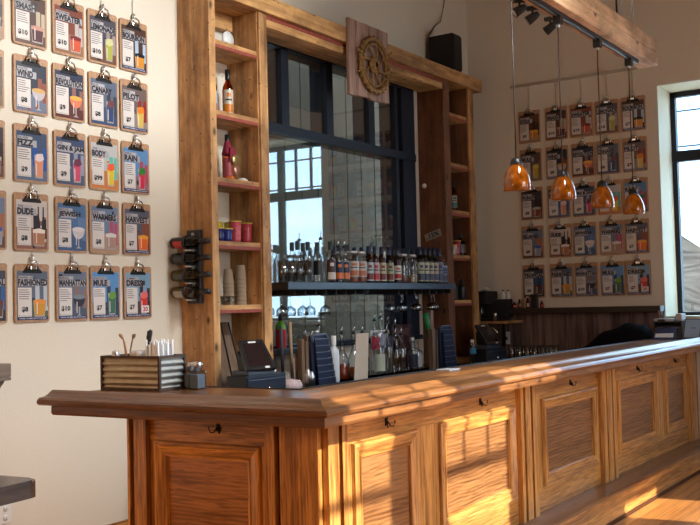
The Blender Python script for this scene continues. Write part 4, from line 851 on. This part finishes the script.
def sheet_mesh(rc):
    title, sub, price, bt, bb_, dr, ga, pr, shape, ban = MENU[rc]
    W, H = .205, .268; y = -.0085
    m = MB(); z0 = -.148
    def rect(u0, u1, v0, v1, mat, k): m.add([(-W/2+u*W, y-k*.00018, z0+v*H) for u, v in ((u0, v0), (u1, v0), (u1, v1), (u0, v1))], [(0, 1, 2, 3)], mat)
    def poly(pts, mat, k): m.add([(-W/2+u*W, y-k*.00018, z0+v*H) for u, v in pts], [list(range(len(pts)))], mat)
    m.box(-W/2, W/2, y, y+.001, z0, z0+H, PAPER)
    rnd = random.Random(rc[0]*7+rc[1])
    rect(0, 1, 0, 1, ink(bt), 1); rect(0, 1, 0, .34+.1*rnd.random(), ink(bb_), 2)
    # blurred props behind the drink
    x = .52+.2*rnd.random(); rect(x, x+.14, .3, .72, ink(pr), 3); rect(.86, .98, .22, .62+.1*rnd.random(), ink(pr), 3)
    if rc == (3, 1):
        for x in (.66, .82): poly([(x, .2), (x+.11, .2), (x+.12, .5), (x+.08, .68), (x+.075, .88), (x+.035, .88), (x+.03, .68), (x, .5)], ink('24161A'), 4)
    cx = .73
    if shape == 'rocks':
        poly([(cx-.17, .06), (cx+.17, .06), (cx+.21, .40), (cx-.21, .40)], ink('A89C98'), 5); poly([(cx-.155, .09), (cx+.155, .09), (cx+.19, .33), (cx-.19, .33)], ink(dr), 6); poly([(cx-.19, .33), (cx+.19, .33), (cx+.20, .40), (cx, .43), (cx-.20, .40)], ink(ga), 7)
    elif shape == 'tall':
        poly([(cx-.12, .06), (cx+.12, .06), (cx+.15, .54), (cx-.15, .54)], ink('A8A4A4'), 5); poly([(cx-.105, .09), (cx+.105, .09), (cx+.135, .46), (cx-.135, .46)], ink(dr), 6); poly([(cx-.13, .43), (cx+.02, .40), (cx+.17, .46), (cx+.12, .58), (cx-.08, .56)], ink(ga), 7)
    else:
        poly([(cx-.10, .05), (cx+.10, .05), (cx+.02, .09), (cx+.02, .26), (cx-.02, .26), (cx-.02, .09)], ink('A8A4A8'), 5)
        n_ = 9; poly([(cx+.22*math.cos(PI+PI*k/n_), .46+.21*math.sin(PI+PI*k/n_)) for k in range(n_+1)], ink(dr), 6); poly([(cx+.22*math.cos(2*PI*k/16), .46+.05*math.sin(2*PI*k/16)) for k in range(16)], ink(ga), 7)
    for k in range(5): x_, v_2 = rnd.random()*.9, rnd.random()*.85; rect(x_, x_+.06+.08*rnd.random(), v_2, v_2+.03+.08*rnd.random(), ink(rnd.choice([bb_, pr, bt, '20202A'])), 2.5+k*.05)
    rect(cx-.10, cx-.07, .12, .36, ink('D8D0CC'), 7.5)
    # white text box, lines of description, price
    rect(.03, .47, .07, .66, ink('D6CFCB'), 8); rect(.02, .66 if len(title) < 7 else .97, .69, .83, ink('A9A6AE'), 8); rect(.04, .52, .835, .90, ink('B4B0B4'), 8)
    for k in range(rnd.choice([4, 5, 6])): rect(.06, .06+.22+.16*rnd.random(), .605-k*.045, .62-k*.045, ink('6A6468'), 9)
    INK = ink('17171F')
    ty = y-.0022
    wd = min(.95, .125*len(title)+.02)
    put_text(m, title, -W/2+.03*W, -W/2+.03*W+wd*W, z0+.695*H, z0+.835*H, ty, INK, .05)
    put_text(m, sub, -W/2+.05*W, -W/2+.05*W+.055*len(sub)*W, z0+.845*H, z0+.89*H, ty, INK, .01)
    pw = .105*len(price); put_text(m, price, -W/2+(.25-pw/2)*W, -W/2+(.25+pw/2)*W, z0+.155*H, z0+.275*H, ty, INK, .045)
    rect(.05, .08, .085, .105, ink('2A4A8A'), 9); rect(.11, .44, .088, .094, ink('8A8488'), 9)
    if ban:
        rect(0, 1, 0, .062, ink('1C2C5C'), 10); put_text(m, 'TAKE HOME BOTTLE $30', -W/2+.06*W, -W/2+.94*W, z0+.016*H, z0+.046*H, ty, ink('E0E0E8'), .01)
    if rc == (4, 4):
        rect(.62, .93, .09, .25, ink('E4E0E0'), 11); put_text(m, '20', -W/2+.68*W, -W/2+.88*W, z0+.115*H, z0+.225*H, ty, ink('B01828'), .03)
    return m.mesh('menu_sheet')
bm_ = MB(); c = .014; pts = []
for (sx, sz, a0) in ((1, -1, -90), (1, 1, 0), (-1, 1, 90), (-1, -1, 180)):
    for k in range(4): a = R(a0+30*k); pts.append((sx*(BW/2-c)+c*math.cos(a), sz*(BH/2-c)+c*math.sin(a)))
bm_.prism(pts, -.0075, -.0035, MASON, 'y'); BOARD = bm_.mesh('board')
m = MB()
m.box(-.062, .062, -.0135, -.0078, .108, .121, IRON, .002); m.prism([(-.058, .121), (.058, .121), (.036, .146), (-.036, .146)], -.0125, -.0035, IRON, 'y')
CLIP = m.mesh('clip')
m = MB(); m.tube([(-.036, -.014, .125), (-.034, -.024, .145), (-.020, -.030, .166), (0, -.031, .172), (.020, -.030, .166), (.034, -.024, .145), (.036, -.014, .125)], .005, CHROME, 6)
m.box(-.020, .020, -.024, -.012, .126, .146, CHROME, .003); LEVER = m.mesh('lever')
m = MB(); m.lathe([(.001, -.018), (.011, -.013), (.014, 0), (.009, .012), (.004, .02), (.001, .021)], (0, -.012, .187), STEEL, 10); m.tube([(0, -.010, .205), (0, -.006, .15)], .003, IRON, 5); HOOK = m.mesh('hanging_hook')
SHEETS = {rc: sheet_mesh(rc) for rc in MENU}
ROWN = ['top', 'second', 'third', 'fourth', 'bottom']
def clipboard(rc, loc, rz, label, group):
    e = empty('menu_clipboard', label, 'clipboard', loc, rz, group)
    link('board', BOARD, e); link('menu_sheet', SHEETS[rc], e); c_ = link('clip', CLIP, e); link('lever', LEVER, c_); link('hanging_hook', HOOK, e)
    return e
LX = [3.228, 3.511, 3.783, 4.037, 4.292]; LZ = [3.075, 2.70, 2.318, 1.94, 1.551]
RY = [-.650, -.926, -1.175, -1.424, -1.667]; RZ = [3.127, 2.751, 2.377, 2.002, 1.624]
PN = {k: v[0].title() for k, v in MENU.items()}
DRINK = lambda rc: 'titled %s, %s' % (MENU[rc][0], MENU[rc][2])
for r in range(5):
    for c_ in range(5):
        rc = (r, c_); jx = .004*math.sin(r*5+c_*3)
        what = 'cut off at the photo edge' if c_ == 0 else DRINK(rc)
        clipboard(rc, (LX[c_]+jx, -.006, LZ[r]), 0, 'drink menu clipboard on the bright left wall, %s row, %s' % (ROWN[r], what), 'menu clipboards on the left wall')
        tilt = clipboard(rc, (XR-.006, RY[c_]+jx, RZ[r]), -PI/2, 'drink menu clipboard on the dim right wall, %s row, %s' % (ROWN[r], ('%s from the left' % ORD[c_]) if c_ == 0 else DRINK(rc)), 'menu clipboards on the right wall')
        if c_ == 0 or (r == 0 and c_ in (0, 1)): tilt.rotation_euler[0] = 0
for i, x in enumerate(LX):
    m = MB(); m.tube([(x, -.0035, 1.70), (x, -.0035, 4.2)], .0022, STEEL, 5); solo('hanging_wire', m, 'thin steel wire holding the %s column of clipboards on the left wall' % ORD[i], 'wire', 'hanging wires', loc=(x, -.004, 1.7))
for i, y in enumerate(RY):
    m = MB(); m.tube([(XR-.0035, y, 1.78), (XR-.0035, y, 3.545)], .0022, STEEL, 5); solo('hanging_wire', m, 'thin steel wire holding the %s column of clipboards on the right wall' % ORD[i], 'wire', 'hanging wires', loc=(XR-.004, y, 1.78))
m = MB(); m.box(XR-.022, XR-.0005, -1.80, -.46, 3.53, 3.556, plain('rail_paint', (.45, .38, .30), .5), .002); solo('picture_rail', m, 'slim pale picture rail over the clipboards on the right wall', 'rail', loc=(XR, -1.1, 3.53))
m = MB(); m.box(LX[0]-.3, LX[4]+.1, -.022, -.0005, 4.19, 4.216, MC['rail_paint'], .002); solo('picture_rail', m, 'picture rail high on the left wall holding the clipboard wires', 'rail', loc=(3.7, 0, 4.2))
# wall outlet, small grey ledge at the left
e = empty('wall_outlet', 'white wall outlet low on the left wall under the dark table', 'outlet', (3.325, -.001, .34))
m = MB(); m.box(3.29, 3.365, -.006, -.0005, .335, .45, WHITE, .002); part('cover_plate', m, e)
m = MB()
for z in (.365, .412):
    m.lathe([(.001, -.0075), (.016, -.007), (.016, -.005)], (3.327, 0, z), WHITE, 14, 'y')
    for k in (-1, 1): m.box(3.327+k*.006-.001, 3.327+k*.006+.001, -.0082, -.0074, z-.002, z+.007, BLACK)
part('sockets', m, e)
e = empty('wall_shelf', 'grey-brown moulded wood ledge on the wall at the left photo edge', 'shelf', (3.2, -.08, 1.02))
GW = wood('grey_wood', (.26, .20, .16), (.12, .09, .07), 'x', .5, .2, fine=40)
m = MB(); m.box(2.2, 3.255, -.16, -.001, 1.115, 1.185, GW, .004); m.box(2.2, 3.252, -.165, -.001, 1.098, 1.114, GW, .004); part('ledge', m, e)
m = MB(); m.prism([(2.2, 1.097), (3.245, 1.097), (3.24, 1.085), (3.225, 1.07), (3.215, 1.055), (3.19, 1.045), (2.2, 1.045)], -.12, -.001, GW, 'y'); part('cove_moulding', m, e)
# near table
e = empty('pub_table', 'dark polished pub table corner at the lower left edge, nearest the camera', 'table', (1.25, -2.15, 0))
TB = wood('table_espresso', (.10, .07, .055), (.035, .024, .02), 'x', .25, .6, fine=40)
dirf = Vector((1, .12)).normalized(); nb = Vector((-dirf.y, dirf.x)); K = Vector((1.75, -2.275))
def tp(u, v): p = K-dirf*u+nb*v; return (p.x, p.y)
c1, pts = .045, []
for (cu, cv, a0) in ((c1, c1, 180), (.75-c1, c1, 270), (.75-c1, .75-c1, 0), (c1, .75-c1, 90)):
    for k in range(6): a = R(a0+18*k); pts.append(tp(cu+c1*math.cos(a), cv+c1*math.sin(a)))
m = MB(); m.prism(pts, .955, .998, TB); q = tp(.375, .375); ins = [(q[0]+(a-q[0])*.985, q[1]+(b_-q[1])*.985) for a, b_ in pts]; m.prism(ins, .998, 1.001, TB); part('tabletop', m, e)
m = MB(); m.lathe([(.04, .03), (.04, .95)], (q[0], q[1], 0), IRON, 16); part('pedestal', m, e)
m = MB(); m.lathe([(.28, 0), (.28, .012), (.06, .035), (.04, .04)], (q[0], q[1], 0), IRON, 28); part('foot_plate', m, e)

# ------------------------------------------------------------------ crate caddy on the return
ru = math.atan2(U.y, U.x)-PI/2
CB = Vector((3.155, -1.318)); ZT = 1.0835
e = empty('napkin_caddy', 'corrugated metal crate with dark wooden corners on the bar, filled with bar supplies', 'caddy', (CB.x, CB.y, ZT), ru)
L_, W_, H_ = .345, .17, .155; DW = wood('crate_wood', (.09, .055, .04), (.035, .022, .018), 'z', .6, 0, fine=50)
m = MB()
for x in (0, W_): 
    for y in (0, L_): m.box(x-.006, x+.006, y-.006, y+.006, .0, H_, DW)
for x in (0, W_): m.box(x-.006, x+.006, 0, L_, 0, .012, DW); m.box(x-.006, x+.006, 0, L_, H_-.012, H_, DW)
for y in (0, L_): m.box(0, W_, y-.006, y+.006, 0, .012, DW); m.box(0, W_, y-.006, y+.006, H_-.012, H_, DW)
m.box(0, W_, 0, L_, .002, .008, DW); part('frame', m, e, False)
def corr(long_x, mat, nm):
    m = MB(); n_ = 40; V = []; a, b_ = (.005, W_-.005) if long_x else (.005, L_-.005)
    for k in range(n_+1):
        z = .012+(H_-.024)*k/n_; d = .0045*math.sin(2*PI*4.6*k/n_)
        for s_ in (a, b_):
            V.append((s_, d, z) if long_x else (d, s_, z))
    Fc = [[2*k, 2*k+1, 2*k+3, 2*k+2] for k in range(n_)]
    m.add(V, Fc, mat, True); return m
p_ = part('corrugated_side', corr(False, BRASSZ, 'a'), e, False, 'warm-toned corrugated long side'); part('corrugated_side', corr(False, BRASSZ, 'a'), e, False).location = (W_, 0, 0)
part('corrugated_end', corr(True, ZINC, 'b'), e, False, 'bright corrugated short end'); part('corrugated_end', corr(True, ZINC, 'b'), e, False).location = (0, L_, 0)
def cw(x, y, z): # crate coordinates to room
    v = Matrix.Rotation(ru, 3, 'Z') @ Vector((x, y, z)); return (CB.x+v.x, CB.y+v.y, ZT+v.z)
k = 0
for i in range(4):
    for j in range(7):
        a, b_ = cw(.030+.030*i, .030+.011*j, .0085), cw(.030+.030*i+.004*math.sin(j*3), .030+.011*j+.003*math.cos(i+j), .215+.012*math.sin(i*5+j*2.3)); k += 1
        m = MB(); m.tube([a, b_], .0055, plain('straw_white', (.80, .82, .86), .6), 6); m.v = m.v
        solo('wrapped_straw', m, 'white paper-wrapped straw bunched upright at the bright end of the crate', 'straw', 'wrapped straws in the crate', loc=a)
m = MB(); m.tube([cw(.06, .125, .0085), cw(.062, .118, .20)], .006, BLACK, 8); m.tube([cw(.062, .118, .20), cw(.060, .112, .235), cw(.060, .105, .262), cw(.062, .100, .268)], [.009, .0125, .0125, .008], BLACK, 10)
solo('black_handled_tool', m, 'black utensil handle standing behind the white straws', 'utensil', loc=cw(.06, .125, .0085))
for i, (y, s_, lb_) in enumerate([(.262, 1, 'bronze tongs with crossed tips standing in the crate, left pair arm'), (.235, -1, 'bronze bar spoon standing in the crate, right of the tongs')]):
    m = MB(); BZ = plain('bronze', (.45, .27, .16), .35, metal=.8)
    m.tube([cw(.07, y, .0085), cw(.07, y-.002*s_, .17), cw(.07, y+.010*s_, .215), cw(.068, y+.020*s_, .238)], [.0035, .0035, .004, .003], BZ, 6)
    m.tube([cw(.068, y+.016*s_, .228), cw(.066, y+.026*s_, .244), cw(.064, y+.036*s_, .250)], [.004, .010, .004], BZ, 8)
    if i == 0: m.tube([cw(.075, y, .0085), cw(.075, y+.008, .16), cw(.072, y+.016, .22)], .0035, BZ, 6)
    solo('cocktail_tongs' if i == 0 else 'bar_spoon', m, lb_, 'utensil', loc=cw(.07, y, .0085))
m = MB(); m.lathe([(.001, .0), (.022, .002), (.022, .13), (.018, .15), (.014, .165), (.001, .168)], cw(.05, .31, .0085), STEEL, 14); solo('steel_shaker', m, 'small tilted steel cylinder at the far left end of the crate', 'shaker', loc=cw(.05, .31, .0085))
for i, (x, y) in enumerate([(.038, .155), (.096, .150), (.068, .205), (.125, .200)]):
    m = MB(); c0 = cw(x, y, .0085); m.lathe([(.001, 0), (.016, .001), (.018, .12), (.0255, .135), (.027, .152), (.020, .168), (.001, .172)], c0, plain('clear_cup_plastic', (.62, .60, .60), .3), 14)
    solo('garnish_cup', m, 'cloudy plastic portion cup in the middle of the crate, %s of four' % ORD[i], 'cup', 'portion cups in the crate', loc=c0)
e = empty('sugar_shaker', 'glass salt shaker with a steel top beside the metal crate', 'shaker', (3.305, -1.405, ZT))
m = MB(); m.box(-.030, .030, -.030, .030, 0, .082, glass('shaker_glass', (.80, .86, .92)), .008); part('glass_body', m, e, False)
m = MB(); m.box(-.025, .025, -.025, .025, .003, .066, plain('salt', (.22, .26, .31), .6), .006); part('salt', m, e, False)
m = MB().lathe([(.020, .082), (.020, .096), (.026, .098), (.027, .112), (.020, .122), (.001, .124)], (0, 0, 0), STEEL, 16); part('lid', m, e, False)
o2 = copy_tree(e, None, (3.335, -1.335, ZT), 'second shaker half hidden behind the glass salt shaker'); o2.scale = (.8, .8, .95)

# white cards on the bar
m = MB(); m.box(4.60, 4.72, -1.995, -1.915, 1.0835, 1.091, plain('bluish_card', (.60, .66, .74), .3), .002); solo('coaster_stack', m, 'small bluish white card lying on the bar by the inner edge', 'card', loc=(4.66, -1.95, 1.0835))

# ------------------------------------------------------------------ coffee corner and right-hand clutter
e = empty('coffee_shelf', 'small brown wall shelf in the corner under the coffee maker', 'shelf', (8.7, -.3, 1.225))
m = MB(); m.box(8.50, 8.895, -.52, -.005, 1.228, 1.252, PINE_X, .003); part('shelf_board', m, e)
for y in (-.48, -.05):
    m = MB(); m.box(8.52, 8.545, y-.012, y+.012, .901, 1.228, IRON); part('post', m, e)
e = empty('coffee_maker', 'black coffee maker on the corner shelf', 'coffee maker', (8.68, -.3, 1.2525))
m = MB(); m.box(8.56, 8.84, -.42, -.12, 1.2525, 1.28, BLACK, .005); m.box(8.70, 8.84, -.44, -.10, 1.28, 1.46, BLACKM, .008); m.box(8.56, 8.84, -.28, -.09, 1.42, 1.54, BLACKM, .01); part('body', m, e)
m = MB().lathe([(.001, 0), (.045, .003), (.055, .05), (.04, .10), (.038, .115), (.001, .118)], (8.61, -.20, 1.281), plain('carafe_dark', (.02, .018, .018), .12), 16); part('carafe', m, e)
m = MB(); m.lathe([(.001, .0), (.04, .002), (.045, .015), (.02, .035), (.001, .04)], (8.66, -.24, 1.541), ZINC, 14); part('lid', m, e)
for i, y in enumerate((-.375, -.425)):
    bottle('small white milk bottle with a black cap on the coffee maker, %s one' % ('left' if i == 0 else 'right'), 8.77, y, 1.4605, 'mini', .085, WHITE, 'dark', group='small milk bottles')
m = MB().lathe([(.001, 0), (.016, .001), (.018, .07), (.016, .075), (.001, .075)], (8.53, -.395, 1.253), STEEL, 14); solo('steel_cup', m, 'slim steel cup in front of the coffee maker', 'cup', loc=(8.53, -.395, 1.253))
m = MB(); m.box(8.515, 8.56, -.225, -.145, 1.2525, 1.33, plain('tea_yellow', (.28, .24, .07), .6), .003); m.box(8.513, 8.515, -.20, -.17, 1.27, 1.30, BLACK); solo('tea_box', m, 'small yellow-green tea box with a black mark on the corner shelf', 'box', loc=(8.53, -.18, 1.2525))
m = MB(); m.tube([(8.40, -.36, .901), (8.40, -.36, 1.14), (8.40, -.38, 1.18), (8.40, -.43, 1.19), (8.40, -.47, 1.16), (8.40, -.475, 1.12)], .009, CHROME, 8); m.lathe([(.024, 0), (.024, .02), (.012, .03)], (8.40, -.36, .901), CHROME, 12)
solo('faucet', m, 'tall chrome gooseneck faucet on the side counter', 'faucet', loc=(8.4, -.36, .901))
m = MB(); m.box(8.868, 8.876, -.385, -.315, 1.02, 1.14, WHITE, .002); m.box(8.864, 8.868, -.36, -.34, 1.06, 1.09, BLACK); solo('wall_switch', m, 'white switch plate on the dark boards above the side counter', 'switch', loc=(8.87, -.35, 1.08))
TM = MB().lathe([(.001, 0), (.030, .001), (.036, .05), (.030, .07), (.036, .125), (.033, .125), (.027, .07), (.033, .05), (.027, .006), (.001, .006)], (0, 0, 0), GCLR, 12).mesh('tumbler')
for i in range(12):
    r, k = i//6, i % 6
    o = link('tumbler', TM, None, (8.50+.1*r, -.57-.078*k, .9005)); props(o, 'clear tumbler on the side counter, %s row, %s from the left' % ('front' if r == 0 else 'rear', ORD[k]), 'glass', 'tumblers on the side counter')
SB = [(-.46, .07, 'A8382C', 'tiny red-capped bottle at the left end of the wainscot ledge'), (-.515, .10, '8A5A3A', 'small brown bottle second from the left on the wainscot ledge'), (-.60, .11, 'B8A8A0', 'small red and white bottle third on the wainscot ledge'), (-.745, .075, 'A03A30', 'small red bottle at the right of the wainscot ledge group')]
for y, h, c, lab in SB: bottle(lab, 8.83, y, 1.368, 'mini', h, GRED, 'white', c, group='small bottles on the wainscot ledge', lz=(.1, .45))
m = MB(); m.box(8.80, 8.86, -.70, -.645, 1.3685, 1.50, BLACK, .004); solo('black_tin', m, 'tall black tin among the small bottles on the wainscot ledge', 'tin', loc=(8.83, -.67, 1.3685))

# black soft bag, organiser with magazines, tilted tablet at the far end
BAG = plain('black_fabric', (.005, .005, .006), .9, bump=.8, scale=25, spec=.15)
m = MB(); V = []; Fc = []; nx, ny = 14, 8
for i in range(nx+1):
    for j in range(ny+1):
        u, v = i/nx, j/ny; a = PI*v
        x = 8.55-.17*math.cos(a)*(1-.1*math.sin(u*9)); h = .06+.26*math.sin(PI*min(1, u*.62+.0))**.8+.012*math.sin(u*17+v*5)
        V.append((x, -1.22-.63*u, .9005+h*math.sin(a)**.6*(1 if 0 < i < nx else .82)))
for i in range(nx):
    for j in range(ny): Fc.append([i*(ny+1)+j, (i+1)*(ny+1)+j, (i+1)*(ny+1)+j+1, i*(ny+1)+j+1])
Fc.append([j for j in range(ny+1)]); Fc.append([nx*(ny+1)+j for j in range(ny+1)]); Fc.append([0]+[i*(ny+1) for i in range(1, nx+1)]+[nx*(ny+1)+ny]+[i*(ny+1)+ny for i in range(nx-1, -1, -1)])
m.add(V, Fc, BAG, True); solo('cloth_cover', m, 'slumped black fabric cover on the side counter near the window', 'cover', loc=(8.55, -1.5, .9005))
e = empty('desk_organizer', 'black slotted organiser standing on the far end of the bar', 'organizer', (8.68, -1.98, 1.0835))
m = MB(); m.box(8.50, 8.86, -2.14, -1.90, 1.0835, 1.09, BLACK); m.box(8.50, 8.86, -2.14, -2.132, 1.09, 1.235, BLACK); m.box(8.50, 8.86, -1.908, -1.90, 1.09, 1.235, BLACK); m.box(8.852, 8.86, -2.14, -1.90, 1.09, 1.235, BLACK); part('case', m, e)
for z in (1.115, 1.14, 1.165, 1.19, 1.228):
    m = MB(); m.box(8.50, 8.86, -2.131, -1.909, z, z+.006, BLACK); part('tray', m, e)
for i, (z, c) in enumerate([(1.0965, (.25, .26, .28)), (1.122, (.28, .28, .3)), (1.147, (.3, .3, .32)), (1.172, (.28, .28, .3))]):
    m = MB(); m.box(8.505, 8.84, -2.125, -1.925, z, z+.012, plain('paper_stack%d' % i, c, .8)); solo('paper_stack', m, 'stack of paper in the black organiser, %s slot up' % ORD[i], 'paper', 'paper stacks in the organiser', loc=(8.6, -2.0, z))
m = MB(); m.hexa([(8.34, -1.93, 1.085), (8.34, -2.12, 1.085), (8.352, -2.12, 1.085), (8.352, -1.93, 1.085), (8.475, -1.92, 1.18), (8.475, -2.11, 1.19), (8.485, -2.11, 1.187), (8.485, -1.92, 1.177)], plain('magazine_navy', (.03, .05, .16), .2, coat=1))
m.hexa([(8.363, -1.95, 1.1045), (8.363, -2.10, 1.1045), (8.366, -2.10, 1.1045), (8.366, -1.95, 1.1045), (8.405, -1.945, 1.1345), (8.405, -2.095, 1.138), (8.408, -2.095, 1.137), (8.408, -1.945, 1.134)], PAPER)
mag = solo('magazine', m, 'glossy navy magazine leaning on the front of the black organiser', 'magazine', loc=(8.4, -2.0, 1.085))
m = MB(); m.box(8.50, 8.68, -2.06, -1.905, 1.2355, 1.258, plain('tray_grey', (.42, .43, .44), .5), .003); m.box(8.49, 8.50, -2.0, -1.94, 1.238, 1.252, BLACK); solo('paper_tray', m, 'grey-white paper tray on top of the black organiser', 'tray', loc=(8.6, -1.98, 1.2355))
m = MB(); m.box(8.56, 8.70, -2.125, -2.07, 1.2355, 1.30, plain('tissue_box', (.50, .48, .44), .7), .012); solo('tissue_box', m, 'pale rounded box at the right on top of the black organiser', 'box', loc=(8.63, -2.1, 1.2355))
for i, (y, dy, c) in enumerate([(-1.93, .012, (.45, .15, .08)), (-1.95, -.015, (.02, .02, .03)), (-1.945, .0, (.5, .42, .38))]):
    m = MB(); m.tube([(8.60, y, 1.2585), (8.60, y+dy, 1.325)], .006, plain('pen%d' % i, c, .4), 6); solo('pen', m, ['red pen upright on the paper tray', 'black pen upright on the paper tray', 'pale pen upright on the paper tray'][i], 'pen', loc=(8.6, y, 1.2585))
e = empty('tablet_stand', 'white tablet tilted up on the bar at the right photo edge', 'tablet', (8.45, -2.28, 1.0835))
q = [Vector((8.48, -2.155, 1.09)), Vector((8.48, -2.29, 1.09)), Vector((8.56, -2.29, 1.25)), Vector((8.56, -2.155, 1.25))]; n_ = (q[1]-q[0]).cross(q[3]-q[0]).normalized()
m = MB(); m.hexa([v-n_*.005 for v in q]+[v+n_*.005 for v in q], BLACK); part('case', m, e)
g = [sum(q, Vector())/4+(v-sum(q, Vector())/4)*.92 for v in q]; m = MB(); m.hexa([v-n_*.007 for v in g]+[v+n_*.007 for v in g], plain('tablet_glass', (.35, .50, .72), .08)); part('screen', m, e)
m = MB(); m.box(8.44, 8.60, -2.27, -2.20, 1.0837, 1.088, BLACK); m.hexa([(8.59, -2.25, 1.088), (8.60, -2.25, 1.088), (8.60, -2.21, 1.088), (8.59, -2.21, 1.088), (8.51, -2.25, 1.18), (8.52, -2.25, 1.18), (8.52, -2.21, 1.18), (8.51, -2.21, 1.18)], BLACK); part('stand', m, e)
